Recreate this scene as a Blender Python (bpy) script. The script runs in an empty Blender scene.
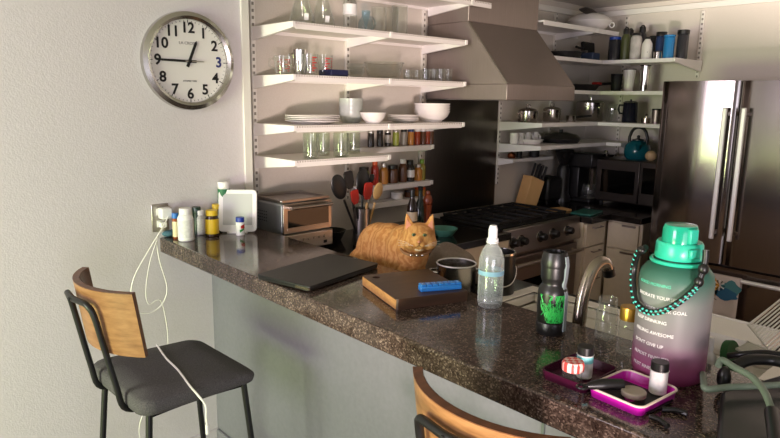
import bpy, bmesh, math, random
import numpy as np
from mathutils import Vector, Matrix
random.seed(7)
PI = math.pi
sc = bpy.context.scene
COL = sc.collection

# ------------------------------------------------------------------ camera (solved from the photograph's perspective)
F = 634.3
YAW, PITCH, ROLL = math.radians(42.463), math.radians(10.687), math.radians(.853)
CAM = Vector((0, 0, 1.67))
_fw = Vector((math.sin(YAW)*math.cos(PITCH), math.cos(YAW)*math.cos(PITCH), -math.sin(PITCH)))
_rt = Vector((math.cos(YAW), -math.sin(YAW), 0)); _up = _rt.cross(_fw)
RT = _rt*math.cos(ROLL)+_up*math.sin(ROLL); UP = -_rt*math.sin(ROLL)+_up*math.cos(ROLL); FW = _fw
cam = bpy.data.cameras.new('camera'); co = bpy.data.objects.new('camera', cam); COL.objects.link(co)
cam.sensor_width = 36; cam.lens = F/780*36; cam.clip_start = .02
co.matrix_world = Matrix(((RT.x, UP.x, -FW.x, 0), (RT.y, UP.y, -FW.y, 0), (RT.z, UP.z, -FW.z, 1.67), (0, 0, 0, 1)))
sc.camera = co

# measuring helpers: where the sight line through a point of the photo meets a real plane of the room
def ray(x, y): return FW+RT*((x-390)/F)-UP*((y-219)/F)
def onz(x, y, z): d = ray(x, y); return CAM+d*((z-CAM.z)/d.z)
def ony(x, y, Y): d = ray(x, y); return CAM+d*(Y/d.y)
def onx(x, y, X): d = ray(x, y); return CAM+d*(X/d.x)
def depth(p): return (Vector(p)-CAM).dot(FW)
def off(x, y): return ray(x, y).normalized().dot(FW)
def stand(cx, ytop, ybot, w, z):
    """upright round thing standing on height z: x, y of its axis, radius, height"""
    p = onz(cx, ybot, z); r = w*depth(p)/F/2*off(cx, ybot)
    a = Vector((p.x, p.y, 0)).normalized(); c = p+a*r
    d = ray(cx, ytop); t = (Vector((c.x, c.y, 0)).length)/Vector((d.x, d.y, 0)).length
    return c.x, c.y, r, CAM.z+d.z*t-z
def shelf_y(cx, ytop, w, Y, z):
    p = ony(cx, ytop, Y); return p.x, Y, w*depth(p)/F/2*off(cx, ytop), p.z-z
def shelf_x(cx, ytop, w, X, z):
    p = onx(cx, ytop, X); return X, p.y, w*depth(p)/F/2*off(cx, ytop), p.z-z

# ------------------------------------------------------------------ materials
def lin(c):
    r = []
    for v in c:
        v /= 255
        r.append(v/12.92 if v <= .04045 else ((v+.055)/1.055)**2.4)
    return (*r, 1)
MATS = {}
def mat(name, c=(128, 128, 128), rough=.5, metal=0, **k):
    if name in MATS: return MATS[name]
    m = bpy.data.materials.new(name); m.use_nodes = True; MATS[name] = m
    b = m.node_tree.nodes['Principled BSDF']
    b.inputs['Base Color'].default_value = lin(c); b.inputs['Roughness'].default_value = rough; b.inputs['Metallic'].default_value = metal
    for kk, v in k.items(): b.inputs[kk.replace('_', ' ')].default_value = v
    return m
def N(m, t, **k):
    n = m.node_tree.nodes.new(t)
    for a, v in k.items(): setattr(n, a, v)
    return n
def L(m, a, b): m.node_tree.links.new(a, b)
def bsdf(m): return m.node_tree.nodes['Principled BSDF']
def coords(m, scale=(1, 1, 1), rot=(0, 0, 0)):
    t = N(m, 'ShaderNodeTexCoord'); mp = N(m, 'ShaderNodeMapping'); mp.inputs['Scale'].default_value = scale; mp.inputs['Rotation'].default_value = rot
    L(m, t.outputs['Object'], mp.inputs['Vector']); return mp.outputs['Vector']
def noise(m, v, scale, detail=3, rough=.5):
    n = N(m, 'ShaderNodeTexNoise'); n.inputs['Scale'].default_value = scale; n.inputs['Detail'].default_value = detail; n.inputs['Roughness'].default_value = rough
    L(m, v, n.inputs['Vector']); return n.outputs['Fac']
def ramp(m, f, stops):
    r = N(m, 'ShaderNodeValToRGB'); e = r.color_ramp.elements
    while len(e) < len(stops): e.new(.5)
    for i, (p, c) in enumerate(stops): e[i].position = p; e[i].color = lin(c)
    L(m, f, r.inputs['Fac']); return r.outputs['Color']
def bump(m, f, s, d=.01):
    b = N(m, 'ShaderNodeBump'); b.inputs['Strength'].default_value = s; b.inputs['Distance'].default_value = d
    L(m, f, b.inputs['Height']); L(m, b.outputs['Normal'], bsdf(m).inputs['Normal'])
def noisy(name, c1, c2, scale, rough, metal=0, sc3=(1, 1, 1), bmp=0, **k):
    if name in MATS: return MATS[name]
    m = mat(name, c1, rough, metal, **k); v = coords(m, sc3); f = noise(m, v, scale, 4)
    L(m, ramp(m, f, [(.3, c1), (.7, c2)]), bsdf(m).inputs['Base Color'])
    if bmp: bump(m, f, bmp)
    return m
def glassy(name, tint=(251, 252, 251), gloss=.06, ior=1.45, rim_white=.3, base=.05):
    """thin-walled clear glass: light goes straight through, the rims mirror, with white mixed in so they look lit"""
    if name in MATS: return MATS[name]
    m = bpy.data.materials.new(name); m.use_nodes = True; MATS[name] = m
    nt = m.node_tree; nt.nodes.remove(nt.nodes['Principled BSDF']); out = nt.nodes['Material Output']
    t = N(m, 'ShaderNodeBsdfTransparent'); t.inputs['Color'].default_value = lin(tint)
    g = N(m, 'ShaderNodeBsdfGlossy'); g.inputs['Roughness'].default_value = gloss
    lw = N(m, 'ShaderNodeLayerWeight'); lw.inputs['Blend'].default_value = .5; pw = N(m, 'ShaderNodeMath', operation='POWER'); L(m, lw.outputs['Facing'], pw.inputs[0]); pw.inputs[1].default_value = 4.5
    f = N(m, 'ShaderNodeMath', operation='MULTIPLY_ADD'); L(m, pw.outputs[0], f.inputs[0]); f.inputs[1].default_value = .85; f.inputs[2].default_value = base
    mx = N(m, 'ShaderNodeMixShader'); L(m, f.outputs[0], mx.inputs[0]); L(m, t.outputs[0], mx.inputs[1]); L(m, g.outputs[0], mx.inputs[2])
    d = N(m, 'ShaderNodeBsdfDiffuse'); d.inputs['Color'].default_value = (.9, .91, .9, 1); m2 = N(m, 'ShaderNodeMixShader'); m2.inputs[0].default_value = rim_white  # white diffuse puts the bright edge highlight into the glass colour
    L(m, g.outputs[0], m2.inputs[1]); L(m, d.outputs[0], m2.inputs[2]); L(m, m2.outputs[0], mx.inputs[2])
    L(m, mx.outputs[0], out.inputs['Surface']); return m

M_wall = noisy('wall_paint', (214, 207, 208), (219, 212, 213), 160, .62, bmp=.12)
M_wallk = noisy('kitchen_wall_paint', (205, 196, 184), (210, 202, 190), 160, .6, bmp=.1)
M_panel = noisy('sage_panel_paint', (116, 115, 122), (122, 121, 128), 60, .42, bmp=.03)
M_ceil = noisy('ceiling_paint', (200, 192, 186), (206, 198, 192), 90, .8)
M_floor = noisy('wood_floor', (104, 88, 76), (126, 108, 94), 6, .35, sc3=(1, 12, 1))
M_white = mat('white_enamel', (236, 231, 226), .38)
M_offw = mat('white_plastic', (236, 234, 230), .35)
M_trim = mat('trim_paint', (226, 222, 212), .45)
M_cab = noisy('cabinet_paint', (214, 200, 178), (220, 206, 184), 30, .45)
M_ss = noisy('brushed_steel', (168, 160, 154), (182, 174, 168), 8, .3, 1, sc3=(1, 1, 60))
M_ssd = noisy('dark_brushed_steel', (150, 138, 132), (160, 148, 142), 8, .42, 1, sc3=(60, 60, 1))
M_mw = noisy('dark_appliance_steel', (92, 86, 82), (102, 96, 92), 8, .3, 1, sc3=(1, 1, 60))
M_hood = noisy('hood_steel', (148, 136, 130), (158, 146, 140), 8, .5, .78, sc3=(60, 60, 1))
M_ssb = noisy('backsplash_steel', (104, 98, 92), (116, 110, 102), 8, .3, 1, sc3=(40, 1, 1))
M_fr = noisy('fridge_steel', (128, 121, 118), (134, 127, 124), 5, .16, 1, sc3=(60, 60, 1))
M_chrome = mat('polished_steel', (214, 211, 207), .12, 1); M_pot = mat('satin_steel', (158, 152, 146), .2, 1); M_pot2 = mat('bright_satin_steel', (222, 218, 212), .22, 1); M_hand = mat('satin_handle', (232, 229, 224), .42, .55)
M_nick = mat('brushed_nickel', (176, 166, 154), .24, 1)
M_black = mat('black_plastic', (22, 21, 21), .35)
M_blackm = mat('black_matte', (16, 15, 15), .6)
M_bmetal = mat('black_powder_coat', (18, 18, 19), .42)
M_rub = mat('black_rubber', (14, 14, 14), .7)
M_glass = glassy('clear_glass'); M_glassg = glassy('jar_glass', (249, 250, 248), .08, 1.5)
M_dglass = mat('dark_glass', (6, 6, 6), .06)
M_porc = mat('white_porcelain', (238, 232, 226), .22)
M_grey = mat('grey_stoneware', (176, 180, 172), .3)
M_copper = mat('steel_front', (196, 182, 170), .28, 1)
M_red = mat('red_silicone', (168, 34, 26), .45)
M_lwood = noisy('pale_wood', (206, 160, 100), (222, 178, 120), 8, .5, sc3=(1, 1, .2))

def granite():
    m = mat('brown_granite', (50, 40, 36), .1); b = bsdf(m); v = coords(m)
    vo = N(m, 'ShaderNodeTexVoronoi'); vo.inputs['Scale'].default_value = 270; L(m, v, vo.inputs['Vector'])
    bw = N(m, 'ShaderNodeRGBToBW'); L(m, vo.outputs['Color'], bw.inputs[0])
    c1 = ramp(m, bw.outputs[0], [(.0, (50, 40, 36)), (.45, (74, 61, 54)), (.68, (94, 79, 70)), (.82, (130, 113, 102)), (1, (166, 148, 134))])
    f = noise(m, v, 26, 6, .7); c2 = ramp(m, f, [(.35, (255, 255, 255)), (.68, (150, 138, 132))])
    mx = N(m, 'ShaderNodeMix', data_type='RGBA', blend_type='MULTIPLY'); mx.inputs['Factor'].default_value = 1
    L(m, c1, mx.inputs['A']); L(m, c2, mx.inputs['B']); L(m, mx.outputs['Result'], b.inputs['Base Color'])
    bump(m, f, .02); return m
M_gran = granite()
M_gran2 = noisy('black_granite', (20, 18, 17), (34, 29, 27), 70, .12)
def wood(name, c1, c2, scale=5, rough=.45, st=(1, 8, 8)):
    m = mat(name, c1, rough); v = coords(m, st); f = noise(m, v, scale, 6, .6)
    L(m, ramp(m, f, [(.3, c1), (.72, c2)]), bsdf(m).inputs['Base Color']); return m
M_oak = wood('honey_oak_veneer', (124, 82, 48), (172, 126, 82), 4, .4, (4, 2, 14))
M_oakd = wood('walnut_edge', (92, 54, 32), (120, 74, 46), 6, .4)
M_board = wood('walnut_board', (54, 36, 28), (82, 56, 40), 4, .42, (9, 1, 9))
M_boardl = wood('board_end_grain', (176, 122, 74), (206, 152, 98), 6, .45, (9, 1, 20))
M_seat = noisy('charcoal_tweed', (62, 60, 62), (98, 94, 94), 300, .95, bmp=.25)
def cat_mat():
    m = mat('ginger_fur', (196, 132, 66), .8); v = coords(m)
    w = N(m, 'ShaderNodeTexWave', wave_type='BANDS', bands_direction='Y'); w.inputs['Scale'].default_value = 11; w.inputs['Distortion'].default_value = 11; w.inputs['Detail'].default_value = 3; w.inputs['Detail Scale'].default_value = 2.2
    L(m, v, w.inputs['Vector']); L(m, ramp(m, w.outputs['Fac'], [(.1, (184, 122, 64)), (.5, (196, 136, 76)), (.9, (206, 150, 90))]), bsdf(m).inputs['Base Color'])
    f = noise(m, coords(m, (1, 1, .4)), 260, 2); bump(m, f, .5, .004); return m
M_cat = cat_mat()
def bottle_mat():
    m = mat('ombre_frosted_plastic', (200, 200, 200), .42, Transmission_Weight=.15, IOR=1.3); b = bsdf(m)
    t = N(m, 'ShaderNodeTexCoord'); s = N(m, 'ShaderNodeSeparateXYZ'); L(m, t.outputs['Object'], s.inputs[0])
    mr = N(m, 'ShaderNodeMapRange'); mr.inputs['From Max'].default_value = .29; L(m, s.outputs['Z'], mr.inputs['Value'])
    L(m, ramp(m, mr.outputs[0], [(0, (164, 66, 120)), (.14, (160, 90, 126)), (.32, (138, 126, 132)), (.62, (132, 135, 132)), (.8, (74, 116, 102)), (.97, (22, 90, 72))]), b.inputs['Base Color'])
    return m
M_ombre = bottle_mat()
def dots_mat():
    m = mat('perforated_enamel', (232, 224, 216), .4); t = N(m, 'ShaderNodeTexCoord'); s = N(m, 'ShaderNodeSeparateXYZ'); L(m, t.outputs['Object'], s.inputs[0])
    def mth(op, a, b=None):
        n = N(m, 'ShaderNodeMath', operation=op); L(m, a, n.inputs[0])
        if b is not None: n.inputs[1].default_value = b
        return n.outputs[0]
    fx = mth('GREATER_THAN', mth('SINE', mth('MULTIPLY', s.outputs['X'], 2*PI/.014)), .1)
    z1 = mth('GREATER_THAN', s.outputs['Z'], -.009); z2 = mth('LESS_THAN', s.outputs['Z'], -.002); y1 = mth('LESS_THAN', s.outputs['Y'], .004)
    a = N(m, 'ShaderNodeMath', operation='MULTIPLY'); L(m, fx, a.inputs[0]); L(m, z1, a.inputs[1])
    c = N(m, 'ShaderNodeMath', operation='MULTIPLY'); L(m, a.outputs[0], c.inputs[0]); L(m, z2, c.inputs[1])
    e = N(m, 'ShaderNodeMath', operation='MULTIPLY'); L(m, c.outputs[0], e.inputs[0]); L(m, y1, e.inputs[1])
    L(m, ramp(m, e.outputs[0], [(0, (236, 229, 223)), (1, (160, 146, 136))]), bsdf(m).inputs['Base Color']); return m
M_dots = dots_mat()
def slots_mat():
    m = mat('slotted_enamel', (226, 220, 210), .45); t = N(m, 'ShaderNodeTexCoord'); s = N(m, 'ShaderNodeSeparateXYZ'); L(m, t.outputs['Object'], s.inputs[0])
    a = N(m, 'ShaderNodeMath', operation='MULTIPLY'); L(m, s.outputs['Z'], a.inputs[0]); a.inputs[1].default_value = 2*PI/.032
    b = N(m, 'ShaderNodeMath', operation='SINE'); L(m, a.outputs[0], b.inputs[0])
    ax = N(m, 'ShaderNodeMath', operation='ABSOLUTE'); L(m, s.outputs['X'], ax.inputs[0])
    lt = N(m, 'ShaderNodeMath', operation='LESS_THAN'); L(m, ax.outputs[0], lt.inputs[0]); lt.inputs[1].default_value = .006
    gt = N(m, 'ShaderNodeMath', operation='GREATER_THAN'); L(m, b.outputs[0], gt.inputs[0]); gt.inputs[1].default_value = .2
    mm = N(m, 'ShaderNodeMath', operation='MULTIPLY'); L(m, lt.outputs[0], mm.inputs[0]); L(m, gt.outputs[0], mm.inputs[1])
    L(m, ramp(m, mm.outputs[0], [(0, (226, 220, 210)), (1, (128, 122, 112))]), bsdf(m).inputs['Base Color']); return m
M_slots = slots_mat()

# ------------------------------------------------------------------ mesh builder
class MB:
    def __init__(s): s.v = []; s.f = []
    def add(s, vs, fs):
        o = len(s.v); s.v += [tuple(p) for p in vs]; s.f += [tuple(i+o for i in q) for q in fs]; return s
    def box(s, c, d, rz=0, rx=0, ry=0):
        R = Matrix.Rotation(rz, 3, 'Z') @ Matrix.Rotation(ry, 3, 'Y') @ Matrix.Rotation(rx, 3, 'X'); vs = []
        for x in (-.5, .5):
            for y in (-.5, .5):
                for z in (-.5, .5): vs.append(R @ Vector((x*d[0], y*d[1], z*d[2]))+Vector(c))
        return s.add(vs, [(0, 1, 3, 2), (4, 6, 7, 5), (0, 4, 5, 1), (2, 3, 7, 6), (0, 2, 6, 4), (1, 5, 7, 3)])
    def bx(s, x0, x1, y0, y1, z0, z1): return s.box(((x0+x1)/2, (y0+y1)/2, (z0+z1)/2), (x1-x0, y1-y0, z1-z0))
    def lathe(s, prof, c=(0, 0, 0), seg=28, M=None):
        vs = []; fs = []; idx = []
        for r, z in prof:
            if r < 1e-6: idx.append([len(vs)]); vs.append(Vector((0, 0, z)))
            else:
                idx.append(list(range(len(vs), len(vs)+seg)))
                for i in range(seg): a = 2*PI*i/seg; vs.append(Vector((r*math.cos(a), r*math.sin(a), z)))
        for a, b in zip(idx[:-1], idx[1:]):
            for i in range(seg):
                j = (i+1) % seg
                if len(a) == 1 and len(b) == 1: continue
                if len(a) == 1: fs.append((a[0], b[j], b[i]))
                elif len(b) == 1: fs.append((a[i], a[j], b[0]))
                else: fs.append((a[i], a[j], b[j], b[i]))
        return s.add([(M @ p if M else p)+Vector(c) for p in vs], fs)
    def cyl(s, r, z0, z1, c=(0, 0, 0), seg=24, r2=None, M=None):
        return s.lathe([(0, z0), (r, z0), (r2 if r2 is not None else r, z1), (0, z1)], c, seg, M)
    def tube(s, pts, r, seg=10, closed=False, rr=None):
        P = [Vector(p) for p in pts]; n = len(P); vs = []; fs = []; u = None
        for i in range(n):
            if closed: t = (P[(i+1) % n]-P[i-1])
            else: t = P[min(i+1, n-1)]-P[max(i-1, 0)]
            t.normalize()
            if u is None: u = t.cross(Vector((0, 0, 1)) if abs(t.z) < .9 else Vector((1, 0, 0))).normalized()
            else: u = (u-t*u.dot(t)).normalized()
            w = t.cross(u); q = rr[i] if rr else r
            for k in range(seg): a = 2*PI*k/seg; vs.append(P[i]+u*(q*math.cos(a))+w*(q*math.sin(a)))
        m = n if closed else n-1
        for i in range(m):
            for k in range(seg):
                a = i*seg+k; b = i*seg+(k+1) % seg; j = (i+1) % n
                fs.append((a, b, j*seg+(k+1) % seg, j*seg+k))
        if not closed: fs.append(tuple(range(seg-1, -1, -1))); fs.append(tuple(range((n-1)*seg, n*seg)))
        return s.add(vs, fs)
    def prism(s, poly, a0, a1, ax='z'):
        n = len(poly); mk = {'z': lambda p, a: (p[0], p[1], a), 'y': lambda p, a: (p[0], a, p[1]), 'x': lambda p, a: (a, p[0], p[1])}[ax]
        vs = [mk(p, a0) for p in poly]+[mk(p, a1) for p in poly]
        return s.add(vs, [tuple(range(n-1, -1, -1)), tuple(range(n, 2*n))]+[(i, (i+1) % n, n+(i+1) % n, n+i) for i in range(n)])
    def ell(s, c, r, M=None, seg=18, rings=12):
        pr = [(math.sin(PI*i/rings), -math.cos(PI*i/rings)) for i in range(rings+1)]; pr[0] = (0, -1); pr[-1] = (0, 1)
        S = Matrix.Diagonal(r); return s.lathe(pr, c, seg, (M @ S) if M else S)
    def text(s, body, size, M, align='CENTER', th=.0006, bold=0):
        cu = bpy.data.curves.new('t', 'FONT'); cu.body = body; cu.size = size; cu.align_x = align; cu.align_y = 'CENTER'; cu.extrude = th; cu.resolution_u = 3; cu.offset = bold
        o = bpy.data.objects.new('t', cu); COL.objects.link(o); dg = bpy.context.evaluated_depsgraph_get(); dg.update()
        me = o.evaluated_get(dg).to_mesh(); s.add([M(v.co) if callable(M) else M @ v.co for v in me.vertices], [tuple(p.vertices) for p in me.polygons])
        o.evaluated_get(dg).to_mesh_clear(); bpy.data.objects.remove(o); bpy.data.curves.remove(cu); return s
    def build(s, name, m, parent=None, loc=None, rz=0, bev=0, ang=38, seg=2):
        me = bpy.data.meshes.new(name); me.from_pydata(s.v, [], s.f)
        b = bmesh.new(); b.from_mesh(me); bmesh.ops.recalc_face_normals(b, faces=b.faces); b.to_mesh(me); b.free()
        me.shade_smooth(); me.set_sharp_from_angle(angle=math.radians(ang)); me.materials.append(m)
        o = bpy.data.objects.new(name, me); COL.objects.link(o)
        if parent: o.parent = parent
        if loc is not None: o.location = loc
        o.rotation_euler.z = rz
        if bev:
            k = o.modifiers.new('bevel', 'BEVEL'); k.width = bev; k.segments = seg; k.limit_method = 'ANGLE'; k.angle_limit = math.radians(50); k.harden_normals = False
        return o
def tag(o, label, cat, group=None):
    o['label'] = label; o['category'] = cat
    if group: o['group'] = group
    return o
def thing(name, label, cat, loc=(0, 0, 0), rz=0, group=None):
    o = bpy.data.objects.new(name, None); COL.objects.link(o); o.location = loc; o.rotation_euler = (0, 0, rz); o.empty_display_size = .05
    return tag(o, label, cat, group)
def struct(name, mb, m, bev=0):
    o = mb.build(name, m, bev=bev); o['kind'] = 'structure'; return o
def dup(root, loc, rz, label, group=None, scale=None):
    r = root.copy(); COL.objects.link(r); r.location = loc; r.rotation_euler = (0, 0, rz); r['label'] = label
    if group: r['group'] = group
    if scale: r.scale = scale
    for ch in list(root.children):
        c = ch.copy(); COL.objects.link(c); c.parent = r
        for g in list(ch.children):
            d = g.copy(); COL.objects.link(d); d.parent = c
    return r
def lab(o, t): o['label'] = t; return o
def arc(c, r, a0, a1, n, plane='xz'):
    out = []
    for i in range(n+1):
        a = a0+(a1-a0)*i/n; u, w = r*math.cos(a), r*math.sin(a)
        out.append({'xz': (c[0]+u, c[1], c[2]+w), 'xy': (c[0]+u, c[1]+w, c[2]), 'yz': (c[0], c[1]+u, c[2]+w)}[plane])
    return out
def spline(pts, n=8):
    P = [Vector(p) for p in pts]; P = [P[0]*2-P[1]]+P+[P[-1]*2-P[-2]]; out = []
    for i in range(1, len(P)-2):
        for k in range(n):
            t = k/n; a, b, c, d = P[i-1:i+3]
            out.append(.5*((2*b)+(c-a)*t+(2*a-5*b+4*c-d)*t*t+(3*b-a-3*c+d)*t**3))
    out.append(P[-2]); return out

YA, YK, XB, ZC = 2.64, 2.76, 4.65, 2.39     # clock wall, kitchen wall, right wall, ceiling
ZB, ZL = 1.07, .94                          # bar top, kitchen counter top
# ------------------------------------------------------------------ the setting
struct('floor', MB().bx(-2.8, XB+.1, -3, YK+.1, -.06, 0), M_floor)
struct('ceiling', MB().bx(-2.8, XB+.1, -3, YK+.1, ZC, ZC+.06), M_ceil)
struct('wall_back', MB().bx(-2.8, 1.525, YA, YK+.1, 0, ZC), M_wall)
struct('wall_kitchen', MB().bx(1.525, XB+.1, YK, YK+.1, 0, ZC), M_wallk)
struct('wall_right', MB().bx(XB, XB+.1, -3, YK, 0, ZC), M_wallk)
lw = MB().bx(-2.8, -2.7, -3, .8, 0, ZC).bx(-2.8, -2.7, 2.3, YA, 0, ZC).bx(-2.8, -2.7, .8, 2.3, 2.15, ZC).bx(-2.8, -2.7, .8, 2.3, 0, .35)
struct('wall_left', lw, M_wall)
w1 = MB().bx(-2.79, -2.71, .8, .85, .35, 2.15).bx(-2.79, -2.71, 2.25, 2.3, .35, 2.15).bx(-2.79, -2.71, .85, 2.25, .35, .4).bx(-2.79, -2.71, .85, 2.25, 2.1, 2.15)
struct('assumed_window_1', w1, M_trim)  # assumed window out of view, an opening for the left-hand light
struct('unseen_dark_panel', MB().bx(-2.45, -.25, YA-.03, YA, .0, 2.2), wood('dark_panel_wood', (62, 44, 36), (84, 62, 50), 3, .5))  # unseen dark panel, added to darken what the fridge door mirrors
struct('wall_front', MB().bx(-2.7, -2.3, -3, -2.9, 0, ZC).bx(.4, XB, -3, -2.9, 0, ZC).bx(-2.3, .4, -3, -2.9, 2.1, ZC), M_wall)
w2 = MB().bx(-2.3, -2.24, -2.98, -2.92, 0, 2.1).bx(.34, .4, -2.98, -2.92, 0, 2.1).bx(-.98, -.92, -2.98, -2.92, 0, 2.1).bx(-2.24, .34, -2.98, -2.92, 2.04, 2.1)
struct('assumed_door_1', w2, M_trim)  # assumed door frame behind the camera, never in view
struct('trim_1', MB().bx(1.488, 1.528, YA-.012, YA, ZB, ZC), M_trim, .003)
struct('trim_2', MB().bx(1.528, XB-.02, YK-.02, YK, 2.305, 2.345).bx(XB-.02, XB, 1.0, YK, 2.315, 2.355), M_trim, .003)
struct('baseboard_back', MB().bx(-.25, 1.305, YA-.014, YA, 0, .1), M_wall, .004)
struct('wall_peninsula', MB().bx(1.305, 1.43, -.6, YA, 0, 1.005), M_panel)
struct('trim_3', MB().bx(1.2985, 1.305, .828, .834, .1, 1.005), mat('seam', (92, 100, 95), .5))
struct('baseboard_peninsula', MB().bx(1.291, 1.305, -.6, YA-.014, 0, .1), M_panel, .004)

# ------------------------------------------------------------------ counters
bar = thing('bar_counter', 'polished speckled brown granite bar top running along the pale green half wall', 'counter', (1.29, 1.0, ZB))
MB().bx(-.22, .22, -1.6, 1.64, -.065, 0).build('slab', M_gran, bar, bev=.006, seg=3)
for i, y in enumerate((1.36, .85, 2.42)):
    struct('trim_%d' % (4+i), MB().prism([(1.305, 1.0045), (1.14, 1.0045), (1.305, .90)], y-.02, y+.02, 'y'), M_panel, .002)
lc = thing('peninsula_base_cabinet', 'cream base cabinets behind the bar carrying the sink counter', 'cabinet', (1.75, 1.4, 0))
MB().bx(-.315, .32, .03, .715, 0, .9).build('body', M_cab, lc); MB().bx(-.315, -.24, -1.6, .028, 0, .9).build('back_panel', M_cab, lc); MB().bx(.296, .32, -.93, .028, 0, .9).build('front_panel', M_cab, lc); MB().bx(-.238, .32, -1.6, -.932, 0, .9).build('side_unit', M_cab, lc)
ct = MB()
ct.bx(1.43, 2.12, 1.385, 2.12, .9, ZL).bx(2.04, 2.12, .5, 1.385, .9, ZL).bx(1.43, 1.6, .5, 1.385, .9, ZL).bx(1.43, 2.12, -.4, .5, .9, ZL)
ct.bx(1.528, 2.873, 2.12, YK, .9, ZL)
tag(ct.build('kitchen_counter', M_gran2, bev=.004), 'dark granite counter around the sink and along the wall to the range', 'counter')
ct = MB().bx(3.657, XB, 2.075, YK, .9, ZL).bx(3.89, XB, 1.86, 2.075, .9, ZL)
tag(ct.build('corner_counter', M_gran2, bev=.004), 'dark granite counter in the far corner under the microwave', 'counter')
bc = thing('back_base_cabinet', 'cream base cabinet under the counter left of the range', 'cabinet', (2.2, 2.4, 0))
MB().bx(-.67, .66, -.27, .35, 0, .9).build('body', M_cab, bc)
def pull(w): return MB().tube([(-w/2, 0, 0), (-w/2, -.022, 0), (w/2, -.022, 0), (w/2, 0, 0)], .004, 8)
dc = thing('drawer_cabinet', 'cream drawer stack between the range and the corner, facing the viewer', 'cabinet', (3.66, 2.115, 0))
MB().bx(0, .985, .02, .62, 0, .9).build('body', M_cab, dc)
for z0, z1 in ((.74, .89), (.55, .73), (.34, .54), (.1, .33)):
    d = MB().bx(.008, .245, 0, .02, z0, z1).build('drawer', M_cab, dc, bev=.003); h = pull(.1).build('handle', M_ssd, d); h.location = (.13, 0, z1-.03)
dc2 = thing('corner_cabinet', 'cream cabinet with drawer and door beside the refrigerator', 'cabinet', (3.916, 1.868, 0))
MB().bx(.02, .73, 0, .245, 0, .9).build('body', M_cab, dc2)
for nm, z0, z1 in (('drawer', .715, .885), ('door', .1, .705)):
    d = MB().bx(0, .02, .02, .235, z0, z1).build(nm, M_cab, dc2, bev=.003)
    h = MB().box((-.008, .085, z1-.012), (.016, .09, .012)).build('handle', M_ssd, d, bev=.002)

# sink with faucet
sk = thing('sink', 'white undermount sink in the dark counter behind the bar', 'sink', (1.82, .94, .74))
s = MB().bx(-.22, .22, -.43, .43, 0, .02).bx(-.22, -.205, -.43, .43, .02, .16).bx(.205, .22, -.43, .43, .02, .16).bx(-.205, .205, -.43, -.415, .02, .16).bx(-.205, .205, .415, .43, .02, .16)
s.bx(-.2195, .2195, .43, .4445, .16, .195).bx(.2, .2195, -.43, .43, .16, .195)
s.build('basin', mat('white_fireclay', (240, 234, 226), .25), sk, bev=.006)
MB().bx(.2, .252, -.475, .475, .2005, .207).bx(-.215, .2, .43, .475, .2005, .207).bx(-.215, .2, -.475, -.43, .2005, .207).build('rim', MATS['white_fireclay'], sk, bev=.002)
MB().cyl(.04, .02, .024).build('drain', M_chrome, sk)
fx, fy = 1.565, .905
fa = thing('faucet', 'brushed nickel gooseneck faucet curving over the sink', 'faucet', (fx, fy, ZL), math.radians(-12))
MB().lathe([(0, 0), (.03, 0), (.03, .012), (.024, .02), (.021, .03), (0, .03)]).build('base', M_nick, fa)
pts = spline([(0, 0, .02), (0, 0, .12), (.008, 0, .19), (.03, 0, .25), (.058, 0, .28), (.088, 0, .278), (.104, 0, .255)], 8)
MB().tube(pts, .018, 16, rr=[.02-.004*i/len(pts) for i in range(len(pts))]).build('spout', M_nick, fa)
MB().tube([(.1035, 0, .258), (.111, 0, .238)], .018, 16).build('aerator', M_black, fa)

# ------------------------------------------------------------------ wall shelving on the kitchen wall
ups = 'white slotted shelf uprights'
def upright(x, z0, z1, label, wall='k', y=None):
    if wall == 'k': o = MB().bx(-.0125, .0125, -.016, 0, 0, z1-z0).build('shelf_upright', M_slots, loc=(x, YK, z0), bev=.0015)
    else: o = MB().bx(-.0125, .0125, -.016, 0, 0, z1-z0).build('shelf_upright', M_slots, loc=(XB, y, z0), rz=-PI/2, bev=.0015)
    tag(o, label, 'shelf rail', ups)
upright(1.615, 1.2, 2.3, 'slotted white shelf upright at the left end by the clock wall')
upright(2.19, 1.12, 2.3, 'slotted white shelf upright behind the drinking glasses, middle of the left shelves')
upright(2.765, 1.1, 2.3, 'slotted white shelf upright just left of the range hood')
upright(3.525, 1.1, 1.66, 'white shelf upright right of the steel backsplash below the hood')
upright(4.13, 1.3, 2.3, 'white shelf upright at the corner behind the black pans')
upright(0, 1.1, 2.3, 'white shelf upright on the right wall behind the tall green bottle', 'b', 2.47)
upright(0, 1.85, 2.3, 'white shelf upright on the right wall above the refrigerator', 'b', 1.915)
FY = 2.405
def bracket(x, z, dep, name_parent, h=.075, t=.018):
    return MB().prism([(0, 0), (-dep, 0), (-dep, -.022), (-dep+.02, -.027), (0, -h)], -t/2, t/2, 'x')
def bracket_at(p, lx, dep, h=.062):   # profile in (y, z), wall at y = dep
    b = MB().prism([(dep-.016, .001), (-.004, .001), (-.004, -.024), (.02, -.028), (dep-.016, -h)], lx-.009, lx+.009, 'x')
    return b.build('bracket', M_white, p, bev=.0015)
def shelf_k(x0, x1, z, yf, label, brs, h=.062, m=None, group='white shelves on the kitchen wall'):
    o = thing('wall_shelf', label, 'shelf', (x0, yf, z), 0, group); dep = YK-yf; w = x1-x0
    MB().bx(0, w, 0, .004, -.03, 0).bx(0, w, .004, dep-.018, -.012, 0).bx(0, w, dep-.022, dep-.018, -.028, -.012).build('board', m or M_dots, o, bev=.001)
    for b in brs: bracket_at(o, b-x0, dep, h)
    return o
shelf_k(1.625, 2.96, 2.215, FY, 'topmost white shelf left of the hood, seen from below at the picture edge', [2.795])
shelf_k(1.625, 2.745, 1.997, FY, 'white perforated shelf carrying the glass flasks and tumblers', [1.616, 2.19, 2.754])
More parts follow.
